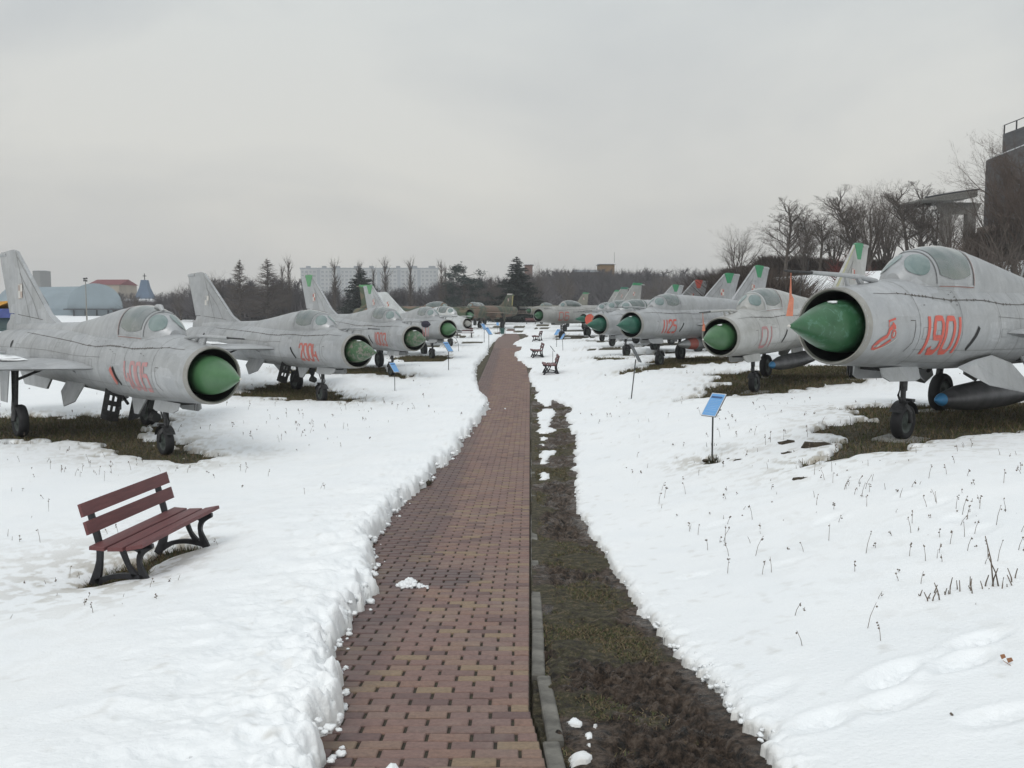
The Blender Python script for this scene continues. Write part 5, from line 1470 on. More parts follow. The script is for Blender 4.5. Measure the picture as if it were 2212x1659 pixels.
Fc = [(i, (i + 1) % 4, (i + 1) % 4 + 4, i + 4) for i in range(4)] + [(3, 2, 1, 0)]
b.add(V, Fc); b.build('bin_body', m, root); b = MB(); b.box((0, 0, .64), (.48, .48, .05), None, .01); b.build('bin_rim', m, root)
b = MB(); b.tube([(-.26, 0, -.1), (-.26, 0, .8)], .02, 6); b.tube([(.26, 0, -.1), (.26, 0, .8)], .02, 6); b.build('bin_posts', M_POST, root)
bm_ = MB()
for (qx, qy, n) in ((1540, 1003, 30), (1538, 975, 8), (853, 850, 8), (1363, 869, 6)):
    p = px(qx, qy)
    for i in range(n):
        a = rw_.random() * 6.28; q = rw_.random() * .10; x, y = p[0] + cos(a) * q, p[1] + sin(a) * q * .6
        bm_.tube([(x, y, p[2] + .02), (x + rw_.uniform(-.03, .03), y, p[2] + rw_.uniform(.07, .14))], [.006, .002], 3, False)
o = bm_.build('post_tufts', M_GRASS); tag(o, 'little tufts of brown grass at the feet of the sign posts', 'grass', kind='stuff')

# ================================================================== TREES
M_BARK = simple('grey_brown_bark', (.105, .088, .075), (.05, .042, .037), .9, 0, 5)
M_TWIG = simple('dark_twigs', (.115, .095, .082), (.07, .057, .05), .95, 0, 2)
M_TWIGR = simple('reddish_twigs', (.115, .086, .070), (.065, .048, .040), .95, 0, 2)
M_WOOD = simple('far_wood', (.130, .120, .124), (.08, .073, .078), 1.0, 0, .05)
M_FIR = simple('dark_needles', (.020, .032, .022), (.009, .015, .011), .9, 0, 3)
M_PINE = simple('blue_green_needles', (.032, .055, .045), (.014, .026, .022), .9, 0, 2)
def grow(seed, H, kind='round', fine=3, thick=1.0):
    """a leafless tree: returns (trunk, crown) builders; fine = branching depth"""
    rr = random.Random(seed); tr, cr = MB(), MB()
    def wob(d, a): return (d + Vector((rr.gauss(0, a), rr.gauss(0, a), rr.gauss(0, a)))).normalized()
    def branch(p, d, ln, r, lev, up):
        n = 4 if lev < 2 else (3 if lev == 2 else 2); P = [p]; dd = d
        for i in range(n):
            dd = wob(dd, .10 + .05 * lev); dd = (dd + Vector((0, 0, up * .12))).normalized(); P.append(P[-1] + dd * ln / n)
        rad = [r * (1 - .75 * i / n) for i in range(n + 1)]
        (tr if lev <= 1 else cr).tube(P, rad, 5 if lev < 2 else 3, False)
        if lev >= fine + 1: return
        cnt = ({0: 0, 1: 7, 2: 5, 3: 4, 4: 3} if fine > 3 else {0: 0, 1: 9, 2: 7, 3: 6, 4: 3})[lev]
        for i in range(cnt):
            f = rr.uniform(.22, 1.0) if i < cnt - 1 else 1.0
            k = min(int(f * n), n - 1); q = P[k].lerp(P[k + 1], f * n - k)
            t_ = (P[k + 1] - P[k]).normalized()
            ax = t_.cross(Vector((rr.gauss(0, 1), rr.gauss(0, 1), rr.gauss(0, 1)))).normalized()
            ang = (rr.uniform(.3, .75) if fine < 4 else rr.uniform(.22, .62)) if kind != 'poplar' else rr.uniform(.15, .4)
            nd = (Matrix.Rotation(ang, 3, ax) @ t_)
            if kind == 'larch': nd.z = nd.z * .3 + .05; nd.normalize()
            branch(q, nd, ln * rr.uniform(.38, .66) * (1.25 - .5 * f), max(r * (1 - .7 * f) * .60, (.0045 if fine > 3 else .006) * thick), lev + 1, up)
    if kind == 'round':
        th = H * rr.uniform(.10, .18); base = Vector((0, 0, 0)); top = Vector((rr.gauss(0, .02) * H, rr.gauss(0, .02) * H, th))
        tr.tube([(0, 0, -.3), top * .5, top], [H * .026 * thick, H * .020 * thick, H * .018 * thick], 7, False)
        n = rr.randint(8, 11)
        for i in range(n):
            a = 2 * pi * i / n + rr.uniform(-.3, .3); e = rr.uniform(.10, .85)
            d = Vector((cos(a) * e, sin(a) * e, rr.uniform(1.0, 1.5))).normalized()
            branch(top * rr.uniform(.75, 1.0), d, H * rr.uniform(.50, .78), H * .011 * thick, 1, .8)
    elif kind == 'tall':
        P = [Vector((0, 0, -.3))]; d = Vector((0, 0, 1)); n = 7
        for i in range(n): d = wob(d, .05); P.append(P[-1] + d * H / n)
        tr.tube(P, [H * .016 * thick * (1 - .85 * i / n) for i in range(n + 1)], 6, False)
        for i in range(24):
            f = rr.uniform(.22, .98); k = min(int(f * n), n - 1); q = P[k].lerp(P[k + 1], f * n - k); a = rr.random() * 6.28
            branch(q, Vector((cos(a), sin(a), rr.uniform(.7, 1.5))).normalized(), H * rr.uniform(.18, .40) * (1.15 - f * .75), H * .006 * thick, 1, .7)
    elif kind == 'poplar':
        P = [Vector((0, 0, -.3)), Vector((0, 0, H * .5)), Vector((0, 0, H))]
        tr.tube(P, [H * .009 * thick, H * .006 * thick, .01], 6, False)
        for i in range(62):
            f = rr.uniform(.06, .86); a = rr.random() * 6.28
            branch(Vector((0, 0, H * f)), Vector((cos(a) * .30, sin(a) * .30, 1)).normalized(), H * rr.uniform(.12, .24) * (1.2 - f * .5), H * .0030 * thick, 2, 1.3)
    elif kind == 'larch':
        tr.tube([(0, 0, -.3), (0, 0, H * .6), (0, 0, H)], [H * .008 * thick, H * .005 * thick, .01], 6, False)
        for i in range(210):
            f = rr.uniform(.12, .97); a = rr.random() * 6.28
            branch(Vector((0, 0, H * f)), Vector((cos(a), sin(a), rr.uniform(-.05, .5))).normalized(), H * .36 * (1.03 - f) * rr.uniform(.7, 1.15), H * .0035 * thick, 2, .3)
    elif kind == 'bush':
        for i in range(26):
            a = rr.random() * 6.28; e = rr.uniform(.05, 1.1)
            branch(Vector((cos(a) * e * .12 * H, sin(a) * e * .12 * H, -.1)), Vector((cos(a) * e, sin(a) * e, 1.1)).normalized(), H * rr.uniform(.6, 1.0), H * .010 * thick, 2, .5)
    return tr, cr
def conifer(seed, H, W_, kind='spruce'):
    rr = random.Random(seed); tr, cr = MB(), MB()
    tr.tube([(0, 0, -.3), (0, 0, H * .5), (0, 0, H)], [H * .018, H * .011, .01], 7, False)
    tips = []
    if kind == 'spruce':
        lv = 34
        for l in range(lv):
            f = .05 + .95 * l / (lv - 1); n = int(9 - 4 * f)
            for i in range(n):
                a = rr.random() * 6.28; ln = W_ * .5 * (1 - f) ** .75 * rr.uniform(.65, 1.2) + .12
                z = H * f; d = Vector((cos(a), sin(a), -.18 + .35 * f)); p0 = Vector((0, 0, z)); p1 = p0 + d * ln
                tr.tube([p0, p1], [.02, .008], 3, False)
                for k in range(18):
                    q = p0.lerp(p1, rr.uniform(.15, 1.05)); tips.append((q, d, ln * .22 + .10, 1))
    else:
        for i in range(46):
            f = rr.uniform(.26, .98); a = rr.random() * 6.28; ln = W_ * .5 * rr.uniform(.45, 1.05) * sqrt(max(.10, 1 - ((f - .52) / .50) ** 2)); z = H * f
            p0 = Vector((0, 0, z - ln * .3)); p1 = Vector((cos(a) * ln, sin(a) * ln, z)); tr.tube([p0, p1], [.06, .02], 4, False)
            for k in range(34):
                q = p1 + Vector((rr.gauss(0, .30), rr.gauss(0, .30), rr.gauss(0, .20))) * W_ * .20; tips.append((q, (q - p0).normalized(), W_ * .055, 0))
    for q, d, s, dr in tips:
        for k in range(5):
            v1 = Vector((rr.gauss(0, 1), rr.gauss(0, 1), rr.gauss(0, .6) - dr * .5)).normalized() * s * rr.uniform(.6, 1.3)
            v2 = Vector((rr.gauss(0, 1), rr.gauss(0, 1), rr.gauss(0, .6))).normalized() * s * .35
            cr.add([q, q + v1, q + v1 * .4 + v2], [(0, 1, 2)])
    return tr, cr
TREE_ME = {}
def tree_mesh(kind, seed, fine=3, thick=1.0):
    k = (kind, seed, fine, thick)
    if k not in TREE_ME:
        if kind in ('spruce', 'pine'): tr, cr = conifer(seed, 10, 5.0 if kind == 'spruce' else 6.2, kind); mats = (M_BARK, M_FIR if kind == 'spruce' else M_PINE)
        else: tr, cr = grow(seed, 10, kind, fine, thick); mats = (M_BARK, M_TWIG)
        top_ = max(v[2] for v in list(tr.V) + list(cr.V)); k_ = 10.0 / np.percentile([v[2] for v in cr.V], 99.6) if kind not in ('spruce', 'pine') else 1.0
        for b_ in (tr, cr): b_.V = [(v[0] * k_, v[1] * k_, v[2] * k_) for v in b_.V]
        out_ = []
        for nm, b, mt in (('trunk', tr, mats[0]), ('crown', cr, mats[1])):
            me = bpy.data.meshes.new(nm); me.from_pydata([tuple(v) for v in b.V], [], b.F); me.materials.append(mt); out_.append(me)
        TREE_ME[k] = out_
    return TREE_ME[k]
def tree(kind, seed, qx, top, dist, label, cat='tree', grp=None, name='bare_tree', fine=3, thick=1.0, wx=1.0, zb=None, cmat=None, rz=None):
    u = (qx - CX) / F * dist; z0 = tz(u, dist) if zb is None else zb
    d = px(qx, top, dist); H = d[2] - z0
    r = empty(name, (u, dist, z0), (0, 0, random.random() * 6.28 if rz is None else rz)); tag(r, label, cat, grp)
    tm, cm = tree_mesh(kind, seed, fine, thick); k = H / 10
    for nm, me in (('trunk', tm), ('crown', cm)):
        o = new_obj(nm, me, r)
        if cmat and nm == 'crown': o.material_slots[0].link = 'OBJECT'; o.material_slots[0].material = cmat
    r.scale = (k * wx, k * wx, k); return r
GB = 'bare trees on the bank at the right'
for kd, sd_, qx, top, dist, lab, wx, th in (
 ('round', 1, 1588, 488, 84, 'rounded bare tree standing alone left of the taller bank trees', 1.25, 1.3),
 ('tall', 2, 1690, 430, 78, 'slender bare tree with upright limbs, leftmost of the tall bank trees', 1.7, 1.0),
 ('tall', 3, 1765, 462, 77, 'bare tree between the slender one and the biggest bank tree', 1.7, 1.2),
 ('round', 4, 1872, 386, 74, 'biggest bare tree on the bank behind the green capped fin of jet 01', 1.15, 1.2),
 ('tall', 3, 1952, 398, 72, 'bare tree just left of the concrete canopy', 1.8, 1.2),
 ('round', 1, 2042, 424, 66, 'bare tree in front of the concrete canopy', .95, 1.0),
 ('tall', 2, 1820, 440, 76, 'bare tree close left of the biggest bank tree', 1.7, 1.2),
 ('round', 4, 1915, 425, 78, 'bare tree close right of the biggest bank tree', 1.0, 1.0),
 ('round', 1, 1730, 478, 82, 'low bare tree behind the slender bank tree', 1.1, 1.2),
 ('tall', 3, 1992, 432, 74, 'bare tree whose twigs touch the left tip of the concrete canopy', 1.5, 1.2),
 ('tall', 2, 1722, 452, 90, 'bare tree standing far back right of the slender bank tree', 1.5, 1),
 ('round', 4, 1795, 458, 90, 'bare tree far back between two taller bank trees', 1.2, 1),
 ('tall', 3, 1842, 402, 88, 'tall bare tree far back just left of the biggest bank tree', 1.6, 1),
 ('round', 1, 1902, 408, 92, 'tall bare tree far back just right of the biggest bank tree', 1.1, 1),
 ('tall', 2, 1972, 396, 86, 'tall upright bare tree far back left of the concrete canopy tip', 1.5, 1),
 ('tall', 2, 2015, 418, 88, 'bare tree far back behind the left tip of the concrete canopy', 1.4, 1),
 ('round', 4, 2085, 445, 64, 'bare tree between the two columns of the concrete canopy', .9, 1),
 ('round', 4, 1645, 540, 86, 'lowest bare tree, right of the rounded one standing alone', 1.2, 1.3)):
    tree(kd, sd_, qx, top, dist, lab, grp=GB, wx=wx, thick=1.2, fine=4)
for kd, sd_, qx, top, dist, lab, wx in (('round', 1, 2192, 272, 58, 'dense brown bare tree covering the dark building at the right edge', 1.1), ('round', 4, 2148, 345, 60, 'second brown bare tree before the dark building, left of the dense one', .9),
                                        ('tall', 2, 2172, 320, 61, 'upright brown bare tree between the two others before the dark building', 1.4), ('round', 4, 2225, 330, 57, 'brown bare tree cut by the right edge of the view', 1.1)):
    tree(kd, sd_, qx, top, dist, lab, grp=GB, wx=wx, thick=1.2, fine=4, cmat=M_TWIGR)
tree('bush', 9, 1822, 540, 66, 'reddish bush below the biggest bank tree', 'bush', name='bush', grp='bushes on the bank', cmat=simple('red_leaves', (.17, .035, .03), (.09, .03, .025), .9), thick=3)
tree('bush', 10, 2062, 500, 57, 'reddish brown bush under the concrete canopy', 'bush', name='bush', grp='bushes on the bank', cmat=M_TWIGR, thick=3)
tree('bush', 11, 2150, 480, 53, 'dark bush at the foot of the dark building', 'bush', name='bush', grp='bushes on the bank', thick=3)
GF = 'trees standing out of the far wood line'
FT = [('spruce', 21, 1117, 556, 150, 'tall dark spruce behind the end of the path', 1.75), ('pine', 22, 1003, 574, 150, 'broad blue green pine right of the apartment block', 1.35), ('spruce', 23, 782, 580, 150, 'dark spruce in front of the apartment block', 1.8),
      ('round', 24, 456, 583, 150, 'rounded bare tree above the fin of the jet numbered 2004', 1.0), ('larch', 25, 521, 562, 145, 'thin larch with level branches, left of the bushier larch', .9), ('larch', 26, 581, 560, 145, 'bushy larch with drooping brown branches', 1.25),
      ('poplar', 27, 612, 568, 150, 'short poplar beside the pair over the third fin', 1), ('poplar', 28, 627, 550, 150, 'tallest bare poplar left of the apartment block', 1.1), ('poplar', 29, 668, 590, 150, 'low poplar at the left end of the apartment block', 1), ('poplar', 30, 726, 554, 155, 'bare poplar crossing the left third of the apartment block', 1.1),
      ('poplar', 27, 776, 560, 158, 'bare poplar rising behind the dark spruce', 1), ('poplar', 28, 808, 572, 156, 'thin bare poplar right of the dark spruce', .9), ('poplar', 29, 833, 552, 155, 'bare poplar before the middle of the apartment block', 1.1), ('poplar', 30, 888, 552, 155, 'bare poplar before the right part of the apartment block', 1.1),
      ('poplar', 27, 954, 558, 152, 'bare poplar at the right end of the apartment block', 1), ('poplar', 28, 963, 566, 152, 'slim poplar touching the block end, left of the pine', .8), ('round', 31, 1146, 566, 158, 'bare tree touching the right side of the tall spruce', .7), ('round', 24, 1225, 574, 210, 'bare tree on the wooded rise, left of the ochre house', .9),
      ('round', 32, 1160, 580, 205, 'low bare tree at the left end of the wooded rise', .9), ('round', 31, 1395, 588, 210, 'bare tree over the middle of the wooded rise', .9), ('round', 33, 1450, 585, 210, 'bare tree at the right part of the wooded rise', 1.0), ('round', 33, 300, 630, 200, 'dark bare tree left of the blue church spire', 1.2), ('round', 24, 352, 632, 200, 'small bare tree right of the blue church spire', 1.1),
      ('round', 32, 392, 610, 165, 'bare tree right of the low snow roofed building', 1.0), ('round', 31, 1040, 590, 160, 'bare tree between the pine and the spruce', .9), ('round', 32, 1075, 592, 160, 'bare tree close to the left side of the tall spruce', .8)]
for kd, sd_, qx, top, dist, lab, wx in FT:
    tree(kd, sd_, qx, top, dist, lab, 'tree', GF, name={'spruce': 'spruce', 'pine': 'pine', 'poplar': 'poplar', 'larch': 'larch'}.get(kd, 'bare_tree'), fine=2, thick={'poplar': 1.5, 'larch': 1.5}.get(kd, 1.9), wx=wx * {'larch': 1.15}.get(kd, 1))
# woods that read as one mass
def wood(name, belts, label, mat, seed):
    rr = random.Random(seed); Vs_, Fs_ = [], []; base = []
    for s_ in range(5):
        tr, cr = grow(50 + s_, 10, 'round' if s_ < 3 else 'tall', 2, 1.9)
        V = np.array([tuple(v) for v in tr.V + cr.V]); n0 = len(tr.V); V *= 10.0 / np.percentile(V[:, 2], 99.5)
        Fa = [f for f in tr.F] + [tuple(i + n0 for i in f) for f in cr.F]
        base.append((V, np.array([f for f in Fa if len(f) == 4])))
    off = 0
    for (x0, x1, tp0, tp1, dist, n, rows) in belts:
        for i in range(n):
            f = rr.random(); qx = x0 + (x1 - x0) * f; dd = dist + rr.uniform(0, rows); tp = tp0 + (tp1 - tp0) * f + abs(rr.gauss(0, 1)) * 7
            u = (qx - CX) / F * dd; z0 = tz(u, dd); H = max(2, px(qx, tp, dd)[2] - z0)
            V, Fq = base[rr.randrange(5)]; a = rr.random() * 6.28; k = H / 10; kx = k * rr.uniform(.8, 1.3)
            P = np.stack([(V[:, 0] * cos(a) - V[:, 1] * sin(a)) * kx + u, (V[:, 0] * sin(a) + V[:, 1] * cos(a)) * kx + dd, V[:, 2] * k + z0], -1)
            Vs_.append(P); Fs_.append(Fq + off); off += len(P)
    o = np_mesh(name, np.concatenate(Vs_), np.concatenate(Fs_), mat, None, False); tag(o, label, 'wood', kind='stuff'); return o
def thicket(name, belts, label, mat, seed):
    """low tangled growth: many thin upright blades"""
    rs = np.random.RandomState(seed); A = []
    for (x0, x1, tp0, tp1, dist, n, rows) in belts:
        f = rs.rand(n); dd = dist + rs.rand(n) * rows; qx = x0 + (x1 - x0) * f
        u = (qx - CX) / F * dd; z0 = terrain(u, dd)
        topz = ((HOR - (tp0 + (tp1 - tp0) * f)) / F) * dd
        H = (topz - z0) * (rs.beta(2.2, 1.5, n)) * (1 + .25 * fbm(u, dd, dist * .035, 3, seed)); H = np.maximum(H, .3)
        zb = z0 + H * rs.rand(n) * .75; h2 = (H - (zb - z0)) ; w = dist * rs.uniform(.0004, .0013, n)
        ln = rs.normal(0, .6, n) * h2; a = rs.rand(n) * pi
        A.append(np.stack([np.stack([u - w * np.cos(a), dd - w * np.sin(a), zb], -1), np.stack([u + w * np.cos(a), dd + w * np.sin(a), zb], -1), np.stack([u + ln, dd + ln * .3, zb + h2], -1)], 1).reshape(-1, 3))
    V = np.concatenate(A); o = np_mesh(name, V, np.arange(len(V)).reshape(-1, 3), mat, None, False); tag(o, label, 'thicket', kind='stuff'); return o
wood('bare_wood', [(335, 430, 634, 616, 175, 18, 12), (425, 660, 600, 598, 150, 54, 22), (650, 960, 618, 616, 165, 52, 20), (945, 1165, 598, 592, 165, 48, 20), (1130, 1540, 580, 578, 225, 110, 30), (255, 345, 628, 636, 235, 16, 10)], 'leafless grey brown wood closing the field behind the jets', M_WOOD, 3)
thicket('undergrowth', [(250, 345, 646, 646, 230, 5000, 10), (335, 430, 655, 635, 172, 9000, 10), (425, 660, 634, 632, 150, 24000, 12), (650, 960, 652, 650, 162, 24000, 12), (945, 1165, 630, 626, 162, 20000, 12), (1130, 1545, 604, 600, 222, 50000, 16)], 'dark tangled undergrowth at the foot of the far wood', M_WOOD, 5)
M_HEDGE = simple('brown_hedge', (.080, .060, .048), (.040, .030, .026), 1, 0, .3)
thicket('bank_scrub', [(1500, 1600, 596, 585, 100, 8000, 8), (1600, 1712, 576, 588, 60, 12000, 4), (1560, 1700, 578, 562, 88, 12000, 5), (1640, 1800, 552, 556, 84, 18000, 5), (1790, 2010, 562, 556, 80, 20000, 5), (1990, 2130, 540, 530, 68, 16000, 3), (2100, 2300, 500, 470, 62, 24000, 3)], 'brown scrub growing along the bank under the bare trees', M_HEDGE, 8)

# ================================================================== BUILDINGS
M_PLAS = simple('pale_panel_wall', (.46, .46, .45), (.38, .385, .38), .9, 0, .12)
M_WIN = simple('dark_window', (.10, .12, .14), (.06, .075, .09), .3, 0, .3)
M_BAND = simple('grey_band', (.30, .32, .34), (.24, .26, .28), .9, 0, .2)
def at(qx, qy, d): return px(qx, qy, d)
# long apartment block
D = 640.0
xl, xr2 = (652 - CX) / F * D, (945 - CX) / F * D; zt_ = px(800, 581, D)[2]; z0 = -4.0
r = empty('apartment_block', ((xl + xr2) / 2, D, z0)); tag(r, 'long pale slab apartment block rising behind the left wood', 'apartment block')
Wd = xr2 - xl; Hh = zt_ - z0
b = MB(); b.box((0, 6, Hh / 2), (Wd, 12, Hh)); b.build('wall', M_PLAS, r)
b = MB(); b.box((0, 6, Hh + .4), (Wd + .8, 12.8, .8)); b.build('roof_edge', M_BAND, r)
b = MB(); rr = random.Random(4)
for i in range(9): b.box((-Wd / 2 + Wd * (i + .5) / 9 + rr.uniform(-2, 2), 6, Hh + 1.4), (rr.uniform(2, 5), 4, 1.6))
b.build('roof_hut', M_BAND, r)
win = bpy.data.meshes.new('window'); wb_ = MB(); wb_.box((0, 0, 0), (1.7, .16, 1.5)); win.from_pydata(wb_.V, [], wb_.F); win.materials.append(simple('hazy_window', (.24, .26, .28), (.17, .19, .21), .4, 0, .3))
nc, nr_ = 34, 7; st = (Hh) / 10.5
for i in range(nc):
    for j in range(nr_):
        if i % 5 == 4: continue
        o = bpy.data.objects.new('window', win); COL.objects.link(o); o.parent = r
        o.location = (-Wd / 2 + Wd * (i + .5) / nc, -.06, Hh - 2.0 - j * st); o.scale = (.8 + .3 * (i % 2), 1, .85)
for i in range(4, nc, 5):
    b = MB(); b.box((-Wd / 2 + Wd * (i + .5) / nc, -.05, Hh / 2 + .0), (2.2, .14, Hh - 1)); b.build('stair_panel', M_BAND, r)
for j in range(nr_):
    b = MB(); b.box((0, -.04, Hh - 3.35 - j * st), (Wd - .2, .1, .18)); b.build('joint_band', M_BAND, r)
# blue grey hangar on the left
M_HANG = simple('blue_grey_sheeting', (.25, .31, .345), (.21, .26, .29), .6, 0, .3)
D = 230.0; xa, xb = (148 - CX) / F * D, (268 - CX) / F * D; zt_ = px(205, 612, D)[2]; ze = px(205, 668, D)[2]; zb_ = tz(-100, D) - .5
arc = [((xb - xa) * (.5 + .5 * cos(pi - pi * k / 16)), max(0, sin(pi * k / 16)) ** .8 * (zt_ - ze)) for k in range(17)]
r = empty('hangar', (xa, D, ze)); tag(r, 'blue grey hangar with a curved roof at the far left', 'hangar')
ax = Vector((-9.5, 22, 0)); n = len(arc)
V = [(p[0], 0, p[1]) for p in arc] + [(p[0] + ax.x, ax.y, p[1]) for p in arc]
mesh('roof', V, [(i, i + 1, i + 1 + n, i + n) for i in range(n - 1)] + [tuple(range(n))[::-1], tuple(range(n, 2 * n))], M_HANG, r)
b = MB(); w_ = xb - xa; b.add([(1, 1, zb_ - ze), (w_ - 1, 1, zb_ - ze), (w_ - 1, 1, 0), (1, 1, 0), (1 + ax.x, ax.y, zb_ - ze), (w_ - 1 + ax.x, ax.y, zb_ - ze), (w_ - 1 + ax.x, ax.y, 0), (1 + ax.x, ax.y, 0)], [(0, 1, 2, 3), (4, 7, 6, 5), (0, 3, 7, 4), (1, 5, 6, 2)]); b.build('wall', simple('pale_hangar_wall', (.36, .42, .46), (.30, .36, .40), .8, 0, .4), r)
b = MB(); b.box((w_ / 2, -.3, .0), (w_ + 1, 1.2, .35)); b.build('eaves_beam', simple('dark_beam', (.07, .08, .09), None, .7), r)
b = MB()
for k in range(5): b.box((1.2 + k * (w_ - 2.4) / 4, .85, (zb_ - ze) / 2), (.25, .2, ze - zb_))
b.build('door_posts', simple('dark_post', (.08, .09, .10), None, .7), r)
D = 238.0; xa2 = (60 - CX) / F * D
r2 = empty('shed_roof_building', (0, 0, 0)); tag(r2, 'low blue grey shed running left from the curved hangar', 'shed')
zt2 = px(130, 616, D)[2]; x1_ = (175 - CX) / F * D
b = MB(); b.add([(xa2 - 12, D + 3, zb_), (x1_, D + 3, zb_), (x1_, D + 3, ze), (xa2 - 12, D + 3, ze + .4), (x1_, D + 14, zt2), (xa2 - 12, D + 14, zt2 - .3)], [(0, 1, 2, 3), (3, 2, 4, 5)]); V = b.V; b2 = MB(); b2.add(V, [(3, 2, 4, 5), (0, 1, 2, 3)])
V3 = V + [(xa2 - 12, D + 14, zb_), (x1_, D + 14, zb_)]
mesh('shed_body', V3, [(0, 1, 2, 3), (3, 2, 4, 5), (1, 7, 4, 2), (0, 3, 5, 6), (5, 4, 7, 6)], M_HANG, r2)
def house(name, x0, x1, top, base_d, label, wall, roofc, depth=10, roof_h=1.2, snow_=False, cat='house', wins=0, base=None):
    xa, xb = (x0 - CX) / F * base_d, (x1 - CX) / F * base_d; zt = px(0, top, base_d)[2]; zb = tz((xa + xb) / 2, base_d) - .5 if base is None else px(0, base, base_d)[2]
    r = empty(name, ((xa + xb) / 2, base_d, zb)); tag(r, label, cat); w = xb - xa; h = zt - zb
    b = MB(); b.box((0, depth / 2, h / 2), (w, depth, h)); b.build('wall', wall, r)
    b = MB(); b.add([(-w / 2 - .4, -.4, h), (w / 2 + .4, -.4, h), (w / 2 + .4, depth + .4, h), (-w / 2 - .4, depth + .4, h), (-w / 2 - .2, depth / 2, h + roof_h), (w / 2 + .2, depth / 2, h + roof_h)], [(3, 2, 1, 0), (0, 1, 5, 4), (2, 3, 4, 5), (0, 4, 3), (1, 2, 5)]); b.build('roof', roofc, r)
    for i in range(wins):
        b = MB(); b.box((-w / 2 + w * (i + .5) / wins, -.03, h * .62), (w / wins * .45, .1, h * .22)); b.build('window', M_WIN, r)
    return r
M_SNOWR = simple('roof_snow', (.80, .82, .84), (.74, .76, .78), .6)
M_BEIGE = simple('beige_plaster', (.36, .31, .25), (.30, .26, .21), .9, 0, .4)
house('low_building', 262, 402, 656, 245, 'low beige building with a snow covered flat roof, left of the second jet fin', M_BEIGE, M_SNOWR, 10, 1.3, wins=9, cat='building')
house('red_roofed_building', 196, 262, 615, 300, 'beige building with a dark red roof behind the curved hangar', M_BEIGE, simple('dark_red_roof', (.20, .045, .05), (.15, .04, .045), .8), 14, 1.8, cat='building')
house('tower_block', 77, 93, 585, 520, 'narrow grey tower block rising left of the hangar', simple('grey_tower', (.20, .20, .195), (.17, .17, .165), .9), M_BAND, 12, .4, cat='tower block')
house('ochre_house', 1295, 1326, 571, 250, 'ochre house with a flat roof above the wooded rise', simple('ochre_plaster', (.30, .20, .10), (.25, .165, .085), .9, 0, .4), M_BAND, 9, .3)
house('long_house', 1240, 1290, 588, 252, 'low brown building just left of the ochre house', simple('brown_wall', (.20, .17, .15), (.16, .14, .12), .9, 0, .4), M_BAND, 9, .8)
house('long_house', 1330, 1440, 597, 255, 'long pale yellow building right of the ochre house', simple('yellow_plaster', (.40, .35, .24), (.33, .29, .2), .9, 0, .4), simple('grey_roof', (.22, .22, .23), None, .8), 9, .8, wins=8)
house('brick_house', 1134, 1150, 572, 250, 'orange brick house peeping out right of the spruce top', simple('orange_brick', (.24, .14, .11), (.19, .115, .095), .9, 0, .5), M_BAND, 9, .3)
house('pale_house', 1160, 1200, 600, 252, 'pale house half hidden in the left of the wooded rise', M_BEIGE, M_BAND, 9, .5)
b = MB(); p = px(1327, 568, 251); b.tube([p, p + np.array([0, 0, 2.9])], [.05, .03], 5); o = b.build('mast', M_POST); tag(o, 'thin aerial mast on the ochre house', 'mast')
# church spire
D = 300.0; r = empty('church_spire', ((317 - CX) / F * D, D, px(0, 645, D)[2])); tag(r, 'blue church spire with a cross at the left', 'church spire')
h = px(0, 605, D)[2] - px(0, 645, D)[2]
V = [(-2.7, -2.7, -2), (2.7, -2.7, -2), (2.7, 2.7, -2), (-2.7, 2.7, -2), (-2.5, -2.5, 0), (2.5, -2.5, 0), (2.5, 2.5, 0), (-2.5, 2.5, 0), (-1.3, -1.3, h * .6), (1.3, -1.3, h * .6), (1.3, 1.3, h * .6), (-1.3, 1.3, h * .6), (-.9, -.9, h), (.9, -.9, h), (.9, .9, h), (-.9, .9, h)]
mesh('spire', V, [(i, (i + 1) % 4, (i + 1) % 4 + 4, i + 4) if False else (k * 4 + i, k * 4 + (i + 1) % 4, k * 4 + 4 + (i + 1) % 4, k * 4 + 4 + i) for k in range(3) for i in range(4)] + [(12, 13, 14, 15)], simple('blue_slate', (.10, .15, .22), (.07, .11, .17), .7, 0, .5), r)
b = MB(); b.box((0, 0, h + 1.0), (.22, .22, 2.1)); b.box((0, 0, h + 1.3), (1.1, .22, .22)); b.build('cross', M_POST, r)
# floodlight mast
p = px(187, 672, 120); r = empty('floodlight_mast', (p[0], 120, tz(p[0], 120))); tag(r, 'slender floodlight mast in front of the hangar', 'floodlight mast')
h = px(185, 604, 120)[2] - tz(p[0], 120)
b = MB(); b.tube([(0, 0, 0), (0, 0, h)], [.10, .05], 7); b.build('pole', simple('galvanised_pole', (.30, .29, .26), (.2, .2, .18), .5, .4), r)
for dx, dz in ((-.14, .12), (.16, .16), (.12, -.14), (-.12, -.12)):
    b = MB(); b.box((dx, 0, h + dz), (.22, .20, .20), Matrix.Rotation(dx * 2, 3, 'Z'), .04); b.build('lamp_head', M_POST, r)
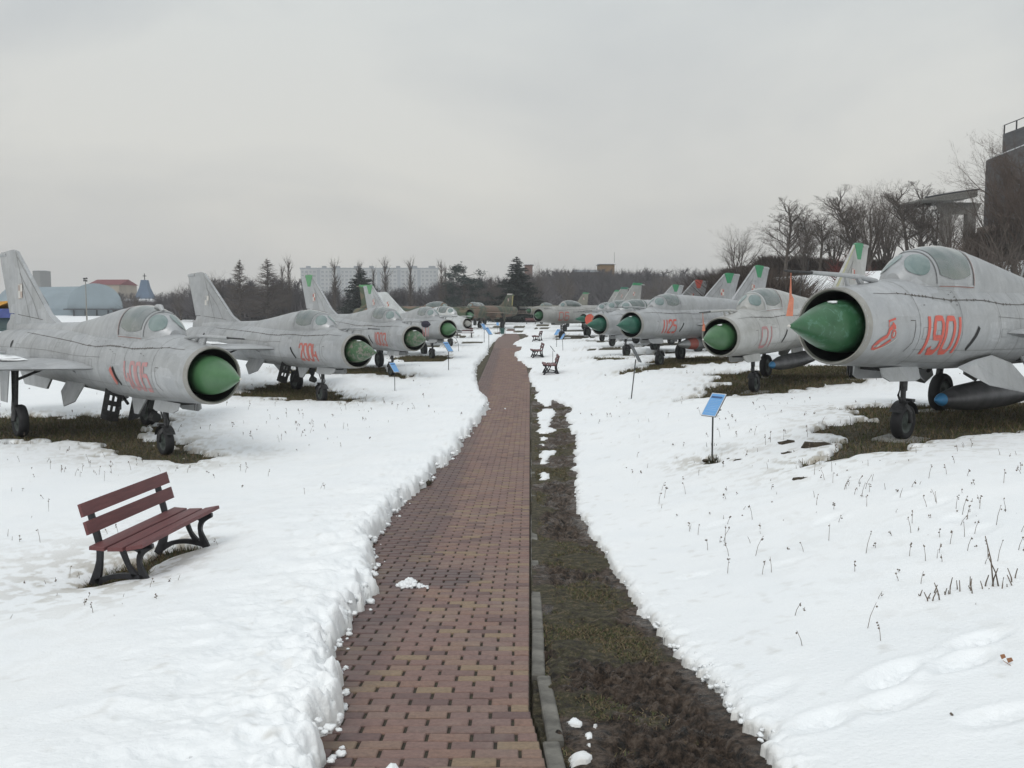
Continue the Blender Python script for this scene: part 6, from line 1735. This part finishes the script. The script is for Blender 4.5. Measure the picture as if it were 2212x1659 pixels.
# dark building and concrete canopy at the right
m, t, b_ = nmat('dark_slatted_cladding')
v = coords(t, 'Object'); mp_ = t.nodes.new('ShaderNodeMapping'); mp_.inputs['Scale'].default_value = (1, 1, 6); L(t, v, mp_.inputs[0])
L(t, rampn(t, noise(t, mp_.outputs[0], .8, 5, .6), [(.3, (.060, .062, .066)), (.6, (.105, .106, .11)), (.8, (.16, .16, .165))]), b_.inputs['Base Color']); b_.inputs['Roughness'].default_value = .8
M_DARKB = m
r = empty('dark_building', (0, 0, 0)); tag(r, 'dark clad building with a set back upper storey at the right edge', 'building')
zt_ = px(2112, 347, 80)[2]; zb_ = 2.2
V = [(39.7, 80, zb_), (38.0, 66, zb_), (60, 62, zb_), (62, 80, zb_)]; zt1 = zt_
def pris(V, z0_, z1_): return [(v[0], v[1], z0_) for v in V] + [(v[0], v[1], z1_) for v in V], [(0, 1, 5, 4), (1, 2, 6, 5), (2, 3, 7, 6), (3, 0, 4, 7), (4, 5, 6, 7), (3, 2, 1, 0)]
z_mid = px(2112, 492, 80)[2]; z_lo = px(2112, 528, 80)[2]
mesh('upper_cladding', *pris(V, z_mid, zt_), M_DARKB, r)
V2_ = [(39.3, 80.3, 0), (37.6, 65.6, 0), (60, 61.6, 0), (62, 80, 0)]
mesh('balcony_band', *pris(V2_, z_lo, z_mid - .003), simple('stained_pale_band', (.27, .23, .20), (.17, .13, .11), .9, 0, .6), r)
mesh('lower_wall', *pris(V, -1, z_lo - .003), M_DARKB, r)
V3_ = [(39.9, 80, 0), (38.3, 66, 0), (60, 62, 0), (62, 79.8, 0)]
mesh('snow_ledge', *pris(V3_, zt_ + .003, zt_ + .18), M_SNOWR, r)
V4 = [((2147 - CX) / F * 78, 78, 0), (39.7, 70, 0), (60, 66, 0), (62, 78, 0)]
mesh('roof_storey', *pris(V4, zt_ + .19, px(2147, 290, 78)[2]), M_DARKB, r)
b = MB(); zq = px(2147, 290, 78)[2]
for i in range(5):
    x = V4[0][0] + (V4[1][0] - V4[0][0]) * i / 4; y = V4[0][1] + (V4[1][1] - V4[0][1]) * i / 4; b.tube([(x + .1, y, zq), (x + .1, y, zq + .75)], .06, 5)
b.tube([(V4[0][0] + .1, 78, zq + .72), (V4[1][0] + .1, 70, zq + .72)], .04, 5); b.build('roof_railing', M_POST, r)
r = empty('concrete_canopy', (0, 0, 0)); tag(r, 'weathered concrete canopy on two columns beside the dark building', 'canopy')
D = 82.0; P0 = px(1996, 428, D); P1 = px(2112, 414, D + 1)
b = MB(); n = 9; V = []; Fc = []
for i in range(n):
    f = i / (n - 1); q = P0 * (1 - f) + P1 * f; zz = q[2] + .16 * sin(f * pi * .6)
    th = .16 + .42 * min(1, f * 2.2)
    for (dy, z) in ((0, zz), (7, zz), (7, zz - th), (0, zz - th)): V.append((q[0], q[1] + dy, z))
    if i: Fc += [((i - 1) * 4 + k, (i - 1) * 4 + (k + 1) % 4, i * 4 + (k + 1) % 4, i * 4 + k) for k in range(4)]
Fc += [(3, 2, 1, 0), tuple(range(4 * n - 4, 4 * n))]
b.add(V, Fc); b.build('roof_slab', M_CONC, r)
V = [(q[0], q[1] - .25, q[2] + .02 + .16 * sin(i / 8 * pi * .6)) for i, q in enumerate([P0 * (1 - f / 8) + P1 * f / 8 for f in range(9)])]
b = MB(); b.tube(V, .07, 4); b.build('roof_edge_trim', M_POST, r)
for (qx, w) in ((2044, .75), (2096, .75)):
    q = px(qx, 440, D + 2); z0_ = tz(q[0], D + 2) - .5
    b = MB(); h = q[2] - z0_
    V = [(-w * .42, 0, 0), (w * .42, 0, 0), (w * .5, 0, h * .86), (w * 1.1, 0, h), (-w * 1.1, 0, h), (-w * .5, 0, h * .86)]
    b.prism([(v[0], v[2]) for v in V], .8); o = b.build('column', M_CONC, r); o.location = (q[0], q[1], z0_)
b = MB(); q = px(2044, 448, D + 2); q2 = px(2105, 448, D + 2)
b.box(((q[0] + q2[0]) / 2, q[1], q[2] - .1), (q2[0] - q[0], .6, 1.0)); b.build('cross_beam', M_CONC, r)
# pole at the right edge
p = px(2208, 580, 44); q = px(2225, 530, 44); b = MB(); b.tube([p - np.array([.3, 0, 1.5]), q + np.array([.5, 0, 2])], .045, 6); o = b.build('leaning_pole', simple('grey_pole', (.25, .26, .26), None, .5)); tag(o, 'leaning grey pole against the snow bank at the right edge', 'pole')
for i, (qx, q0, q1) in enumerate(((1742, 600, 562), (1878 - 325 + 175, 640, 585))):
    p = px(qx, q0, 56); q = px(qx + 5, q1, 56); b = MB(); b.tube([p, q], .022, 5); o = b.build('thin_stake', M_STRUT); tag(o, ('thin stake standing in front of the bank beside the boom of the jet numbered 1901', 'thin stake on the bank, left of the other one')[i], 'stake')
# the coloured aircraft cut by the left edge
r = empty('parked_transport_plane', (-23.0, 42, tz(-23, 42) + .02), (0, 0, R(12))); tag(r, 'white and navy passenger plane with blue and orange markings, cut by the left edge', 'plane')
V, Fc = lathe([(-9, .05), (-8.2, .7), (-6.5, 1.15), (0, 1.2), (4, 1.1), (6.2, .7), (7.2, .3), (7.4, .02)], 24)
M_NAVY = simple('navy_paint', (.020, .028, .07), (.013, .018, .05), .35); M_TEAL = simple('grey_green_paint', (.17, .24, .24), (.14, .20, .20), .5, 0, .5)
mesh('fuselage', [(v[0] - 6.0, v[1], v[2] + 1.9) for v in V], Fc, M_TEAL, r, True)
b = MB(); b.box((-6.0, 0, 2.45), (14, 2.2, .4)); b.build('blue_stripe', simple('royal_blue_paint', (.07, .10, .30), (.05, .07, .22), .4), r)
b = MB(); b.prism([(-2.4, 2.0), (-1.2, 2.0), (1.0, 3.0), (-.2, 2.9)], 2.3); b.build('orange_swoosh', simple('orange_yellow_paint', (.65, .33, .06), (.5, .25, .05), .5), r)
b = MB(); b.box((-2.5, -2.4, 1.30), (10.0, 1.5, .42), None, .1); b.build('wing', M_NAVY, r)
b = MB(); b.tube([(-7, -2.4, 1.0), (-4, -2.4, .9), (1.2, -2.4, .9), (2.3, -2.4, 1.0)], [.2, .55, .5, .12], 10); b.build('engine_pod', M_NAVY, r, True)
b = MB(); b.box((-2.5, -2.4, 1.60), (10.1, 1.6, .16), None, .06); b.build('wing_snow', M_SNOWR, r)
for dx in (-7, 1.0):
    b = MB(); b.tube([(dx, -1.6, .35), (dx, -1.6, 1.4)], .07, 6); b.build('landing_leg', M_STRUT, r)
    wheel(r, (dx, -1.6, .33), .33, .2)

# ================================================================== AIR
V = []; x0, x1, y0, y1, z0, z1 = -1150, 1150, -40, 1000, -60, 42
V = [(x0, y0, z0), (x1, y0, z0), (x1, y1, z0), (x0, y1, z0), (x0, y0, z1), (x1, y0, z1), (x1, y1, z1), (x0, y1, z1)]
m = bpy.data.materials.new('haze'); m.use_nodes = True; t = m.node_tree
for n in list(t.nodes): t.nodes.remove(n)
o_ = t.nodes.new('ShaderNodeOutputMaterial'); pv = t.nodes.new('ShaderNodeVolumePrincipled')
pv.inputs['Color'].default_value = (.95, .97, 1.0, 1); pv.inputs['Density'].default_value = .0007; pv.inputs['Anisotropy'].default_value = .2
t.links.new(pv.outputs[0], o_.inputs['Volume'])
hz = mesh('haze', V, [(0, 3, 2, 1), (4, 5, 6, 7), (0, 1, 5, 4), (1, 2, 6, 5), (2, 3, 7, 6), (3, 0, 4, 7)], m); tag(hz, kind='stuff')
